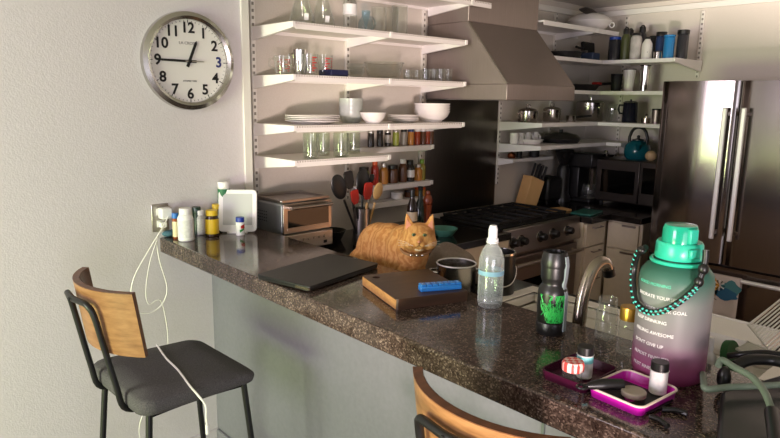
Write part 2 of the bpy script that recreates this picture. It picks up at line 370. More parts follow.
shelf_k(1.625, 2.745, 1.772, FY, 'white perforated shelf carrying the glass measuring cups', [1.616, 2.19, 2.754])
shelf_k(1.625, 2.74, 1.547, FY, 'white perforated shelf carrying the plates and bowls', [1.616, 2.19, 2.754])
shelf_k(1.625, 2.18, 1.39, FY, 'short white perforated shelf carrying four drinking glasses', [1.616, 2.19])
SY = 2.655
for z, x0, lb in ((1.405, 2.21, 'narrow white ledge with the upper row of spice jars'), (1.19, 2.21, 'narrow white ledge with the lower row of spice bottles'), (1.093, 2.21, 'lowest narrow white ledge just above the counter')):
    shelf_k(x0, 2.76 if z > 1.1 else 2.72, z, SY, lb, [2.77] if z > 1.1 else [], .05, M_white)
# shelves right of the hood: along the kitchen wall and round the corner
def corner_shelf(x0, z, label, xb0=None, yend=1.90, brs=(), hide=False):
    o = thing('corner_shelf', label, 'shelf', (x0, FY, z), 0, 'white shelves in the kitchen corner'); dep = YK-FY
    m = MB().bx(0, XB-.018-x0, 0, .004, -.025, 0).bx(0, XB-.018-x0, .004, dep-.018, -.012, 0)
    m.build('board', M_white, o, bev=.001)
    if xb0:
        m = MB().bx(xb0-x0, XB-.018-x0, yend-FY, -.001, -.012, 0).bx(xb0-x0-.004, xb0-x0, yend-FY, -.001, -.025, 0)
        m.build('return_board', M_white, o, bev=.001)
        b = MB().prism([(XB-.016-x0, .001), (xb0-x0-.006, .001), (xb0-x0-.006, -.024), (xb0-x0+.02, -.028), (XB-.016-x0, -.075)], yend-FY-.012, yend-FY+.006, 'y').build('bracket', M_white, o, bev=.0015)
    for b in brs: bracket_at(o, b-x0, dep)
    return o
ZR = dict(top=2.172, bot=1.962, pan=1.75, pot=1.531, mug=1.382)
shelf_k(3.48, 4.42, ZR['top'], FY, 'highest white shelf right of the hood holding a covered white bowl', [4.13], m=M_white, group='white shelves in the kitchen corner')
corner_shelf(3.50, ZR['bot'], 'white corner shelf holding the row of water bottles', 4.215)
corner_shelf(3.50, ZR['pan'], 'white corner shelf holding a black pan and metal tumblers', 4.215)
corner_shelf(3.535, ZR['pot'], 'white corner shelf holding steel saucepans and the dark french press', 4.215, brs=(3.526,))
corner_shelf(3.535, ZR['mug'], 'white corner shelf below the saucepans holding white mugs and a lidded pan', 4.36, 2.3, brs=(3.526,))
o = thing('wall_shelf', 'small shallow white shelf above the wooden knife block', 'shelf', (3.535, 2.62, 1.28), 0, 'white shelves in the kitchen corner')
MB().bx(0, .47, 0, .004, -.022, 0).bx(0, .47, .004, .12, -.012, 0).build('board', M_white, o, bev=.001); bracket_at(o, -.009, .14, .05)

# ------------------------------------------------------------------ range hood, backsplash, range
hd = thing('range_hood', 'large brushed steel range hood with sloping canopy and chimney', 'range hood', (2.80, YK-.005, 1.675))
yl, yc = -(YK-2.15), -(YK-2.44)
x1, xc = .665, .66
v = [(0, yl, .085), (x1, yl, .085), (x1, 0, .085), (0, 0, .085), (0, yc, .43), (xc, yc, .43), (xc, 0, .43), (0, 0, .43)]
MB().add(v, [(0, 1, 5, 4), (1, 2, 6, 5), (2, 3, 7, 6), (3, 0, 4, 7), (4, 5, 6, 7), (3, 2, 1, 0)]).build('canopy', M_hood, hd, bev=.004)
MB().bx(0, x1, yl, 0, 0, .085).build('lip', M_hood, hd, bev=.004)
MB().bx(0, xc, yc, 0, .43, .71).build('chimney', M_hood, hd, bev=.004)
MB().tube([(0, yl-.001, .086), (0, yc-.001, .43)], .005, 8).build('seam', M_ss, hd)
o = MB().bx(2.81, 3.507, YK-.008, YK, .955, 1.672).build('steel_backsplash', M_ssb, bev=.002); tag(o, 'dark brushed steel sheet on the wall behind the range', 'backsplash')
rg = thing('range', 'professional steel gas range with black knobs and black grates', 'stove', (2.88, 2.16, 0))
W = .77
MB().bx(0, W, .03, .55, .08, .93).build('body', M_ssd, rg, bev=.004)
MB().bx(.02, W-.02, .06, .54, .93, .945).build('cooktop', M_blackm, rg)
MB().prism([(.03, .948), (0, .94), (-.015, .80), (.03, .79)], 0, W, 'x').build('control_panel', M_ss, rg, bev=.004)
MB().bx(.01, W-.01, 0, .03, .18, .77).build('oven_door', M_ssd, rg, bev=.005)
MB().bx(.12, W-.12, -.003, .001, .32, .62).build('oven_window', M_dglass, rg)
h = MB().tube([(.03, -.055, .735), (W-.03, -.055, .735)], .013, 14)
for x in (.07, W-.07): h.tube([(x, 0, .735), (x, -.055, .735)], .008, 8)
h.build('oven_handle', M_copper, rg)
for x in (.0, 1, 2, 3, 4):
    kx = onz(*[(520, 247), (533, 243), (549, 238), (561, 235), (572, 231)][int(x)], .87).x-2.88
    kx = max(.05, min(.74, kx))
    R = Matrix.Rotation(PI/2-.1, 3, 'X')
    k = MB().lathe([(0, 0), (.031, 0), (.031, .006), (.024, .01), (.022, .04), (.018, .045), (0, .045)], (kx, -.007, .868), 20, R).build('knob', M_black, rg)
    MB().lathe([(.025, -.001), (.035, -.001), (.035, .004), (.025, .004)], (kx, -.007, .868), 20, R).build('bezel', M_chrome, k)
for i in range(3):
    g = MB(); x0 = .03+i*.24
    for a in (0, .11, .22): g.box((x0+a, .3, .965), (.012, .44, .014))
    for b in (.09, .3, .51): g.box((x0+.11, b, .965), (.23, .012, .0138))
    for a in (0, .22):
        for b in (.09, .51): g.box((x0+a, b, .951), (.012, .012, .016))
    g.build('grate', M_blackm, rg, bev=.002)
    for b in (.17, .42): MB().cyl(.04, .945, .958, (x0+.11, b, 0), 20).build('burner', M_blackm, rg)

# ------------------------------------------------------------------ refrigerator
fr = thing('refrigerator', 'tall stainless french-door refrigerator at the right edge', 'refrigerator', (3.75, 1.31, 0))
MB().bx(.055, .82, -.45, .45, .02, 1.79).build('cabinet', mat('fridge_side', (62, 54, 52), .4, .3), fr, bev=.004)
def PROF(t):   # gently crowned door skin: flat outer side, falling away towards the middle gap
    n_ = 40; x_ = 0
    for i_ in range(n_):
        q = 1-(i_+.5)/n_*(1-t)
        sl = .125 if q < .42 else (.125-.175*(q-.42)/.1 if q < .52 else -.05-.06*(q-.52)/.48)
        x_ += sl*(1-t)/n_
    return x_-.004
def door(y0, y1, z0, z1, bulge):
    n = 24; vs = []; fs = []
    for i in range(n+1):
        t = i/n; y = y0+(y1-y0)*t; x = -bulge*(1-(2*t-1)**2) if bulge < .01 else PROF(t)*(y1-y0)
        e = min(t, 1-t)*n
        if e < 1: x += .012
        vs += [(x, y, z0), (x, y, z1), (.05, y, z0), (.05, y, z1)]
    for i in range(n):
        a = 4*i; b = a+4; fs += [(a, b, b+1, a+1), (a+2, a+3, b+3, b+2), (a+1, b+1, b+3, a+3), (a, a+2, b+2, b)]
    fs += [(0, 1, 3, 2), (4*n, 4*n+2, 4*n+3, 4*n+1)]
    return MB().add(vs, fs)
for y0, y1 in ((.004, .43), (-.45, -.004)):
    d = door(y0, y1, .775, 1.797, .012 if y0 > 0 else .004).build('door', M_fr, fr)
    hy = .05 if y0 > 0 else -.046; dy = .004
    h = MB().box((-.05, hy, 1.288), (.018, .026, .73)).build('handle', M_hand, d, bev=.006)
    for z in (.96, 1.62): MB().box((-.022, hy, z), (.04, .02, .026)).build('handle_mount', M_nick, h, bev=.003)
d = door(-.45, .43, .06, .762, .004).build('freezer_drawer', M_fr, fr)
h = MB().tube([(-.05, -.4, .715), (-.05, .38, .715)], .012, 14)
h.build('handle', M_hand, d)
for y in (-.35, .33): MB().box((-.022, y, .715), (.04, .022, .022)).build('handle_mount', M_nick, h if not isinstance(h, MB) else d, bev=.003)
# towel on the freezer handle
tw = thing('tea_towel', 'pale grey tea towel with orange and teal floral print hanging on the freezer handle', 'towel', (3.70, 1.322, .715))
vs = []; fs = []; ny, prof = 14, [(.021, -.06), (.021, 0), (.012, .0135), (0, .0175), (-.014, .0135), (-.018, 0), (-.019, -.1), (-.02, -.18), (-.021, -.25)]
for i in range(ny+1):
    y = -.145+.29*i/ny
    for x, z in prof: vs.append((x+(.003*math.sin(y*60) if z < -.05 and x < 0 else 0), y, z))
k = len(prof)
for i in range(ny):
    for j in range(k-1): a = i*k+j; fs.append((a, a+1, a+k+1, a+k))
cl = MB().add(vs, fs).build('cloth', noisy('linen', (196, 182, 172), (204, 190, 180), 200, .9), tw)
sm = cl.modifiers.new('solid', 'SOLIDIFY'); sm.thickness = .003; sm.offset = -1
def blob(cy, cz, ry, rz_, m, n=20, wob=.15, x=-.0258):
    random.seed(int(cy*1e4+cz*1e3)); ph = random.random()*6
    poly = [(cy+ry*(1+wob*math.sin(5*a+ph))*math.cos(a), cz+rz_*(1+wob*math.cos(4*a))*math.sin(a)) for a in [2*PI*i/n for i in range(n)]]
    MB().prism(poly, x, x+.002, 'x').build('print_motif', m, tw)
blob(-.105, -.05, .05, .045, mat('teal_ink', (72, 124, 128), .9)); blob(-.08, -.085, .065, .032, mat('blue_ink', (42, 92, 122), .9), x=-.0262); blob(-.012, -.06, .03, .055, mat('orange_ink', (206, 148, 60), .9), x=-.0262)
for i in range(12):
    a = 2*PI*i/12; MB().prism([(-.045+.028*math.cos(a+d)*q, -.04+.03*math.sin(a+d)*q) for d, q in ((0, .3), (.12, 1), (-.12, 1))], -.0275, -.026, 'x').build('print_motif', M_white if i % 2 else M_blackm, tw)
for y in (.03, -.015): MB().prism([(y, -.115), (y-.022, -.13), (y-.024, -.127)], -.0268, -.0258, 'x').build('print_motif', M_blackm, tw)

# ------------------------------------------------------------------ microwave and things on it
mw = thing('microwave', 'dark steel microwave oven in the corner beside the refrigerator', 'microwave', (4.25, 2.18, ZL))
MB().bx(.02, .39, -.255, .23, .02, .33).build('case', M_mw, mw, bev=.006)
MB().bx(0, .02, -.10, .23, .03, .325).build('door', M_mw, mw, bev=.004)
MB().bx(-.003, .001, -.07, .185, .09, .255).build('door_window', M_dglass, mw)
MB().bx(0, .02, -.255, -.105, .03, .325).build('control_panel', M_mw, mw, bev=.004)
MB().bx(-.003, .001, -.24, -.125, .11, .29).build('display', M_dglass, mw)
for y in (-.22, .2):
    for x in (.05, .35): MB().cyl(.015, 0, .02, (x, y, 0), 12).build('foot', M_rub, mw)
zt = ZL+.33
x, y, r, h = shelf_x(638, 143, 24, 4.43, zt)
kt = thing('kettle', 'round teal enamel kettle with black loop handle on the microwave', 'kettle', (x, y, zt)); kt.scale = (1.2, 1.2, 1.2); R_ = .078
MB().lathe([(0, 0), (.06, 0), (.072, .012), (R_, .045), (.072, .08), (.05, .105), (.03, .114), (0, .116)]).build('body', mat('teal_enamel', (18, 92, 102), .15), kt)
MB().lathe([(.034, .112), (.034, .118), (.008, .124), (.01, .14), (0, .144)]).build('lid', M_black, kt)
MB().tube([(0, .055, .09), (0, .056, .13), *arc((0, 0, .14), .05, .2, PI-.2, 12, 'yz'), (0, -.056, .13), (0, -.055, .09)], .009, 10).build('handle', M_black, kt)
MB().tube([(-.055, -.03, .06), (-.09, -.05, .1)], .014, 12).build('spout', MATS['teal_enamel'], kt)
x, y, r, h = shelf_x(606, 157, 20, 4.42, zt)
ld = thing('steel_dish', 'shallow steel dish with a knob lid on the microwave', 'dish', (x, y+.0, zt))
MB().lathe([(0, 0), (.05, 0), (.068, .02), (.07, .022), (0, .026)]).build('bowl', M_chrome, ld); MB().lathe([(0, .026), (.03, .028), (.012, .034), (.014, .046), (0, .048)]).build('lid', M_chrome, ld)
x, y, r, h = shelf_x(651, 155, 10, 4.36, zt)
tag(MB().ell((0, 0, .036), (.036, .04, .036)).build('onion', noisy('onion_skin', (196, 164, 118), (214, 186, 142), 20, .5), loc=(x, y, zt)), 'pale round onion on the microwave beside the teal kettle', 'onion')

# ------------------------------------------------------------------ generic kinds
def bottle(name, label, cat, loc, r, h, body, cap, capfrac=.2, neck=.55, shoulder=.12, group=None, lmat=None, lz=(.2, .65), capr=None, ribs=False, mouth=None):
    o = thing(name, label, cat, loc, 0, group); hb = h*(1-capfrac); rn = r*neck; sh = h*shoulder; cr = capr*r if capr else rn*1.12
    MB().lathe([(0, 0), (r*.9, 0), (r, r*.12), (r, hb-sh), (r*.93, hb-sh*.6), (rn*1.15, hb-sh*.12), (rn, hb), (rn, hb+h*capfrac*.3), (0, hb+h*capfrac*.3)], seg=24).build('body', body, o)
    MB().lathe([(0, hb+.0005), (cr, hb+.0005), (cr, h*.985), (cr*.94, h), (0, h)], seg=24).build('cap', cap, o)
    if lmat: MB().lathe([(r*1.012, h*lz[0]), (r*1.012, h*lz[1])], seg=24).build('label', lmat, o)
    return o
def tumbler(name, label, cat, loc, r, h, m, taper=.92, t=.003, group=None, base=.008):
    rb = r*taper
    o = MB().lathe([(0, 0), (rb, 0), (r, h), (r-t, h), (rb-t, base), (0, base)], seg=28).build(name, m, loc=loc); return tag(o, label, cat, group)
def stack(rim, prof_fn, n, dz): pass

# ---- shelf with flasks (1.997)
Z1, Z2, Z3, Z4 = 1.997, 1.772, 1.547, 1.39
def flask(px, w, lb, y=2.52):
    x, _, r, _ = shelf_y(px, 20, w, y, Z1)
    o = thing('conical_flask', lb, 'flask', (x, y, Z1), 0, 'conical glass flasks')
    MB().lathe([(0, .001), (r*.95, .001), (r, .008), (r*.98, .02), (r*.34, .15), (r*.3, .2), (r*.36, .206), (r*.32, .207), (r*.27, .15), (r*.93, .018), (0, .006)]).build('body', M_glassg, o)
    MB().box((-.012, -r*.86, .035), (.02, .002, .03), rx=.3, rz=-.4).build('marking_spot', M_offw, o); return o
flask(302, 28, 'leftmost clear glass conical flask on the upper shelf, by the left bracket')
flask(323, 26, 'second clear glass conical flask from the left on the upper shelf')
x, y, r, h = shelf_y(350, -4, 15, 2.53, Z1)
o = bottle('lab_bottle', 'narrow clear bottle with a square white label on the upper shelf', 'bottle', (x, y, Z1), r, h, M_glassg, M_glassg, .1, .6)
MB().lathe([(r*1.02, .075), (r*1.02, .125)], seg=24).build('label', M_offw, o)
x, y, r, h = shelf_y(366, 10, 17, 2.5, Z1)
o = thing('glass_teapot', 'small pale blue glass jug with loop handle on the upper shelf', 'jug', (x, y, Z1))
MB().lathe([(0, .001), (r*.9, .001), (r, .02), (r*.9, .05), (r*.5, .075), (r*.55, .1), (r*.5, .1), (r*.45, .075), (0, .006)]).build('body', glassy('blue_glass', (232, 243, 247)), o)
MB().tube(arc((r*.75, 0, .045), .03, -PI/2, PI/2, 12), .004, 8).build('handle', MATS['blue_glass'], o)
for px, yt, w, lb in ((379, 7, 16, 'tall straight clear glass tumbler beside the blue jug'), (392, 8, 14, 'tall clear tumbler in the middle of the three on the upper shelf'), (400, 6, 17, 'tall clear tumbler furthest right on the upper shelf')):
    x, y, r, h = shelf_y(px, yt, w, 2.5 if px != 392 else 2.6, Z1); tumbler('glass_tumbler', lb, 'glass', (x, y, Z1), r, h, M_glassg, .97, group='tall tumblers on the upper shelf')
# ---- shelf with measuring cups
M_redink = mat('red_ink', (196, 40, 36), .5)
def measuring(px, yt, w, lb, y, rz, chrome=False):
    x, _, r, h = shelf_y(px, yt, w, y, Z2)
    o = thing('measuring_cup', lb, 'measuring cup', (x, y, Z2), rz, 'glass measuring cups')
    MB().lathe([(0, .001), (r*.8, .001), (r*.84, .008), (r, h), (r*.95, h), (r*.79, .01), (0, .008)], seg=28).build('body', M_glassg if not chrome else M_chrome, o)
    MB().tube([(r*.95, 0, h*.86), (r*1.45, 0, h*.84), (r*1.5, 0, h*.45), (r*.85, 0, h*.3)], .005, 8).build('handle', M_glassg if not chrome else M_chrome, o)
    if not chrome:
        for i in range(6):
            a = -PI*.5+.0; zz = h*(.2+.12*i); rr = r*(.84+.16*(zz/h))*1.01; b = MB()
            for a0, a1 in ((-2.5, -2.5+.35*(1+i % 2)), (-1.5, -1.5+.3*(1+(i+1) % 2))):
                n = 4; vs = []
                for q in range(n+1):
                    t = a0+(a1-a0)*q/n; vs += [(rr*math.cos(t), rr*math.sin(t), zz), (rr*math.cos(t), rr*math.sin(t), zz+h*.055)]
                b.add(vs, [(2*q, 2*q+2, 2*q+3, 2*q+1) for q in range(n)])
            b.build('graduation', M_redink, o)
    return o
measuring(283, 56, 19, 'leftmost glass measuring cup with red marks on the second shelf', 2.5, 2.6)
measuring(300, 50, 16, 'shiny steel measuring cup between the glass measuring cups', 2.55, 2.4, True)
measuring(310, 54, 17, 'glass measuring cup with red marks just right of the steel one', 2.47, .6)
measuring(325, 55, 16, 'rightmost glass measuring cup with red marks on the second shelf', 2.52, .3)
a = ony(330, 74, 2.45); b = ony(347, 74, 2.45)
tag(MB().bx(0, b.x-a.x, 0, .1, 0, .032).build('small_box', mat('navy_card', (22, 28, 66), .5), loc=(a.x, 2.44, Z2), bev=.002), 'small dark navy box on the second shelf right of the measuring cups', 'box')
x, y, r, _ = shelf_y(356, 64, 19, 2.52, Z2)
for i in range(3):
    tag(MB().lathe([(0, .001), (r*.6, .001), (r*.95, .028), (r, .036), (r*.96, .036), (r*.56, .006), (0, .005)]).build('glass_bowl', M_glassg, loc=(x, y, Z2+i*.017)), 'small clear glass bowl, %s of the stack of three on the second shelf' % ('bottom', 'middle', 'top')[i], 'bowl', 'small glass bowls')
x, y, r, h = shelf_y(384, 63, 41, 2.56, Z2)
o = thing('casserole_dish', 'wide clear glass casserole dish on the second shelf', 'dish', (x, y, Z2))
MB().lathe([(0, .001), (r*.7, .001), (r*.8, .012), (r*.97, h*.9), (r, h), (r*.96, h), (r*.76, .016), (0, .007)], seg=36).build('dish', glassy('casserole_glass', (246, 247, 244), .08, 1.6), o)
MB().tube([(r*1.0*math.cos(a), r*math.sin(a), h) for a in [2*PI*i/36 for i in range(36)]], .0035, 8, True).build('rim', M_glassg, o)
for i, px in enumerate((408, 417, 426, 434, 441, 448)):
    x, y, r, h = shelf_y(px, 70 if i < 2 else 69, 9.5, 2.47+.05*(i % 2), Z2)
    tumbler('shot_glass', ('leftmost', 'second', 'third', 'fourth', 'fifth', 'rightmost')[i]+' small clear tumbler in the row left of the hood', 'glass', (x, y, Z2), r, h, M_glassg, .9, .002, 'small tumblers on the second shelf')
# ---- plates and bowls
def plates(px0, px1, n, lb, y, group, dz=.0075):
    a = ony((px0+px1)/2, 118, y); r = (px1-px0)*depth(a)/F/2
    p = None
    for i in range(n):
        w = ('bottom plate', 'second plate from the bottom', 'third plate from the bottom', 'fourth plate from the bottom', 'top plate')
        t = w[i] if i < n-1 else 'top plate'
        q = MB().lathe([(0, .001), (r*.62, .001), (r*.66, .004), (r, .014), (r*.995, .017), (r*.64, .007), (0, .005)], seg=40) if i == 0 else None
        lbl = '%s of the white stack %s' % (t, lb)
        if p is None: p = tag(q.build('dinner_plate', M_porc, loc=(a.x, y, Z3)), lbl, 'plate', group)
        else: dup(p, (a.x, y, Z3+i*dz), 0, lbl, group)
plates(285, 340, 4, 'nearest the left bracket', 2.57, 'white plates in the left stack', .0085)
plates(387, 419, 4, 'between the white bowls', 2.55, 'white plates in the right stack', .008)
def bowls(px, w, n, h, dz, m, lb, y, group, yl_=None):
    x, _, r, _ = shelf_y(px, 115, w, y, Z3); p = None
    for i in range(n):
        t = ('lowest bowl', 'second bowl from the bottom', 'third bowl from the bottom', 'fourth bowl from the bottom', 'fifth bowl from the bottom')[i] if i < n-1 else 'top bowl'
        if n == 1: t = 'single bowl'
        lbl = '%s %s' % (t, lb)
        if p is None: p = tag(MB().lathe([(0, .001), (r*.55, .001), (r*.57, .008), (r*.85, h*.5), (r, h), (r*.97, h), (r*.8, h*.5), (r*.5, .012), (0, .01)], seg=36).build('bowl', m, loc=(x, y, Z3)), lbl, 'bowl', group)
        else: dup(p, (x, y, Z3+i*dz), 0, lbl, group)
x, y, r, _ = shelf_y(351, 110, 24, 2.6, Z3); p = None
for i in range(4):
    lbl = ('bottom', 'second from bottom', 'third from bottom', 'top')[i]+' grey stoneware bowl of the straight-sided stack on the plate shelf'
    q = tag(MB().lathe([(0, .001), (r*.7, .001), (r*.86, .012), (r*.98, .04), (r, .062), (r*.965, .062), (r*.84, .02), (0, .008)], seg=32).build('bowl', M_grey, loc=(x, y, Z3)), lbl, 'bowl', 'grey stoneware bowls') if p is None else dup(p, (x, y, Z3+i*.021), 0, lbl)
    p = p or q
bowls(373, 27, 1, .056, 0, M_porc, 'of white porcelain in front of the plate stacks', 2.48, None)
bowls(432, 37, 4, .062, .014, M_porc, 'of the big white stack next to the hood', 2.54, 'big white bowls')
# ---- four drinking glasses
for i, (px, w) in enumerate(((310.5, 16), (323, 14), (341, 16), (353.5, 14))):
    x, y, r, h = shelf_y(px, 133, w, 2.48 if i % 2 == 0 else 2.58, Z4)
    tumbler('drinking_glass', ('leftmost', 'second from left', 'third from left', 'rightmost')[i]+' clear drinking glass on the short shelf', 'glass', (x, y, Z4), r, h, glassy('green_tint_glass', (246, 249, 243), .08, 1.55), .96, .003, 'drinking glasses on the short shelf')
# ---- spice jars
M_spg = mat('spice_brown', (92, 58, 36), .25); M_spr = mat('spice_red', (150, 62, 30), .25); M_spo = mat('spice_ochre', (190, 128, 54), .3); M_spl = mat('spice_green', (150, 160, 64), .4); M_spk = mat('spice_dark', (40, 34, 30), .25); M_spc = mat('spice_grey', (150, 144, 132), .3)
M_steelcap = mat('silver_cap', (196, 190, 184), .3, .8); M_green = mat('green_cap', (120, 160, 44), .4); M_orange = mat('orange_cap', (214, 92, 40), .4)
row = [(371, 12, M_spk, M_steelcap, 'dark spice jar with silver cap, first on the left'), (380, 12, M_spk, M_black, 'dark jar with black cap, second from left'), (388, 11, M_spk, M_steelcap, 'dark jar with a pale label, third from left'), (396, 9, M_spl, M_steelcap, 'jar with a lime green label'), (404, 12, M_spc, M_black, 'grey labelled jar with dark cap'), (411, 12, M_spo, mat('blue_cap', (40, 66, 120), .4), 'ochre jar with blue cap'), (417.5, 11, M_spr, M_offw, 'rust red jar with white cap'), (423, 11, M_spg, M_offw, 'brown jar with white cap, third from the right end'), (427.5, 11, M_spr, M_offw, 'reddish jar with white cap, second from the right end'), (431, 10, M_spg, M_offw, 'brown jar with white cap at the right end')]
for i, (px, yt, b, c, lb) in enumerate(row):
    x, y, r, h = shelf_y(px, 129, 8, 2.71, 1.405)
    o = bottle('spice_jar', lb+' of the upper spice ledge', 'spice jar', (x, y, 1.405), .0185, .098, b, c, .2, .85, .08, 'spice jars on the upper ledge')
    if i in (2, 3, 4): MB().lathe([(.0188, .02), (.0188, .065)], seg=20).build('label', [M_spc, M_spl, M_spc][i-2], o)
row2 = [(364, 167, 12, M_spl, M_black, 'short clear jar of dried herbs with black lid', .8), (375, 160, 8, mat('red_sauce', (168, 40, 24), .2), M_orange, 'red sauce bottle with orange cap', .6), (384, 163, 9, M_spo, M_steelcap, 'amber bottle with pale cap beside the red sauce', .5), (393, 165, 11, M_spg, M_black, 'wide brown jar with black lid', .85), (403, 159, 9, M_spg, M_offw, 'brown bottle with white cap', .6), (410, 160, 10, M_spk, M_black, 'dark bottle with black cap and white label', .6), (418, 164, 9, M_spo, M_steelcap, 'golden bottle with silver cap', .6), (424, 159, 8, mat('olive_oil', (150, 140, 60), .15), M_green, 'slim oil bottle with green cap', .5)]
for i, (px, yt, w, b, c, lb, nk) in enumerate(row2):
    x, y, r, h = shelf_y(px, yt, w, 2.71, 1.19)
    x = min(max(x, 2.235), 2.735)
    o = bottle('spice_bottle', lb+' on the lower spice ledge', 'bottle', (x, y, 1.19), min(r, .03), h, b, c, .2, nk, .2, 'bottles on the lower spice ledge')
    if i in (0, 5): MB().lathe([(min(r, .03)*1.02, h*.2), (min(r, .03)*1.02, h*.55)], seg=20).build('label', M_offw, o)
for px, yt, w, b, c, lb in ((397, 192, 12, M_offw, M_offw, 'small white tub'), (409, 190, 9, M_spg, M_black, 'squat brown jar'), (420, 187, 11, M_spo, M_orange, 'squat orange jar')):
    x, y, r, h = shelf_y(px, yt, w, 2.71, 1.093); bottle('spice_jar', lb+' on the lowest ledge above the counter', 'spice jar', (x, y, 1.093), r, min(h, .072), b, c, .25, .9, .1, 'jars on the lowest ledge')

# ------------------------------------------------------------------ toaster oven with tray
to = thing('toaster_oven', 'steel toaster oven glowing coppery at its front beside the tablet', 'toaster oven', (1.58, 2.455, ZL), math.radians(2))
tw_ = .285
MB().bx(0, tw_, .012, .272, .015, .245).build('case', noisy('grey_steel_case', (142, 143, 143), (152, 153, 153), 10, .4, .6), to, bev=.008)
MB().bx(0, tw_, 0, .012, .105, .245).bx(.02, tw_-.02, -.004, 0, .12, .128).build('door_frame', M_copper, to, bev=.003)
MB().bx(.025, tw_-.02, -.0025, .001, .132, .215).build('door_window', M_dglass, to)
MB().bx(0, tw_, -.012, .012, .02, .1).build('control_panel', M_copper, to, bev=.006)
h = MB().tube([(.025, -.03, .228), (tw_-.02, -.03, .228)], .008, 12).box((.03, -.015, .228), (.012, .03, .012)).box((tw_-.025, -.015, .228), (.012, .03, .012)).build('handle', M_ss, to)
for i in range(7): MB().lathe([(0, 0), (.008, 0), (.007, .008), (0, .008)], (.045+i*.031, -.012, .07), 14, Matrix.Rotation(PI/2, 3, 'X')).build('button', M_copper, to)
MB().bx(tw_-.06, tw_-.04, -.0135, -.011, .035, .05).build('badge', M_blackm, to)
vent = MB()
for j in range(4):
    for i in range(5): vent.box((-.0005, .14+i*.018, .15+j*.015), (.002, .008, .004))
vent.build('vent_slots', M_blackm, to)
for x_ in (.03, tw_-.03):
    for y_ in (.04, .25): MB().cyl(.012, 0, .016, (x_, y_, 0), 12).build('foot', M_rub, to)
tr = thing('baking_tray', 'dark rimmed metal baking tray lying on the toaster oven', 'tray', (1.585, 2.475, ZL+.2455), math.radians(2))
MB().bx(.01, .27, .01, .235, 0, .004).bx(0, .28, 0, .01, .002, .016).bx(0, .28, .235, .245, .002, .016).bx(0, .01, .01, .235, .002, .016).bx(.27, .28, .01, .235, .002, .016).build('pan', M_ss, tr, bev=.003)

# ------------------------------------------------------------------ utensil crock, bottles behind the cat
x, y, r, h = shelf_y(360, 208, 17, 2.42, ZL)
x = 2.02
cr = thing('utensil_crock', 'tall steel utensil crock behind the cat', 'crock', (x, 2.42, ZL))
MB().lathe([(0, 0), (.042, 0), (.042, .19), (.039, .19), (.039, .006), (0, .006)]).build('cup', M_ss, cr)
def utensil(name, label, px, py, m, hm, kind, bx_, by_, w=.035, tilt=0):
    t = ony(px, py, 2.42+by_*1.2); o = thing(name, label, 'utensil', (x+bx_*.3, 2.42+by_*.3, ZL+.008), 0, 'utensils in the crock')
    e = Vector((t.x-(x+bx_*.3), t.y-(2.42+by_*.3), t.z-ZL-.008)); e0 = e*.78
    MB().tube([(0, 0, 0), e0*.5, e0], .006, 8).build('handle', hm, o)
    Zd = e.normalized(); Q = Vector((0, 0, 1)).rotation_difference(Zd).to_matrix()
    if kind == 'spoon': MB().ell(e, (w, .009, w*1.5), Q).build('head', m, o)
    else:
        b = MB(); pl = [(-w*.5, -w*1.6), (w*.5, -w*1.6), (w, -w*.6), (w, w*1.3), (w*.6, w*1.6), (-w*.6, w*1.6), (-w, w*1.3), (-w, -w*.6)]
        b.prism(pl, -.004, .004, 'y'); b.v = [tuple(Q @ Vector(p)+e) for p in b.v]; b.build('head', m, o, bev=.001)
    return o
utensil('ladle', 'black ladle leaning left in the crock', 339, 187, M_black, M_black, 'spoon', -.03, -.02, .044)
utensil('slotted_turner', 'black turner standing tall at the back left of the crock', 349, 180, M_black, M_black, 'turner', -.02, .02, .028)
utensil('spatula', 'dark red spatula low on the left of the crock', 355, 197, M_red, M_black, 'turner', -.01, -.02, .023)
utensil('skimmer', 'large black skimmer rising from the middle of the crock', 363, 182, M_black, M_black, 'spoon', .0, .02, .046)
utensil('scraper', 'bright red silicone scraper in the crock', 368, 191, M_red, M_lwood, 'turner', .01, -.02, .027)
utensil('wooden_spoon', 'pale wooden spoon leaning right in the crock', 378, 191, M_lwood, M_lwood, 'spoon', .03, -.025, .03)
utensil('tongs', 'steel tongs with black end at the right of the crock', 372, 178, M_blackm, M_nick, 'turner', .02, .025, .012)
x2 = onz(345, 233, ZL)
o = tag(MB().lathe([(0, 0), (.05, 0), (.075, .05), (.078, .055), (.073, .055), (.048, .006), (0, .006)]).build('glass_dish', glassy('smoky_glass', (120, 112, 104), .1), loc=(1.965, 2.6, ZL)), 'round glass dish tucked between the toaster oven and the crock', 'dish')
p = stand(411, 188, 228, 12, ZL)
def at(px, Y): return ony(px, 215, Y).x
o = bottle('sauce_bottle', 'dark sauce bottle with pale label behind the cat', 'bottle', (at(412, 2.33), 2.33, ZL), .028, .27, mat('dark_amber', (34, 18, 10), .12), M_black, .14, .42, .3, lmat=mat('cream_label', (206, 186, 156), .6), lz=(.4, .58))
o = thing('pepper_mill', 'reddish wooden pepper mill behind the cat', 'pepper mill', (at(427.5, 2.33), 2.33, ZL))
M_mill = wood('cherry_wood', (110, 46, 24), (138, 62, 32), 5, .3)
MB().lathe([(0, 0), (.03, 0), (.03, .02), (.022, .06), (.018, .12), (.022, .17), (.025, .185), (0, .187)]).build('body', M_mill, o); MB().lathe([(0, .188), (.024, .188), (.026, .205), (.02, .225), (.012, .235), (.014, .245), (.01, .255), (0, .257)]).build('head', M_mill, o)
o = tag(MB().lathe([(0, 0), (.05, 0), (.076, .034), (.078, .04), (.073, .04), (.047, .006), (0, .006)]).build('shallow_bowl', mat('mint_ceramic', (78, 134, 118), .3), loc=(at(444, 2.32), 2.32, ZL)), 'shallow mint green bowl to the right of the cat', 'bowl')
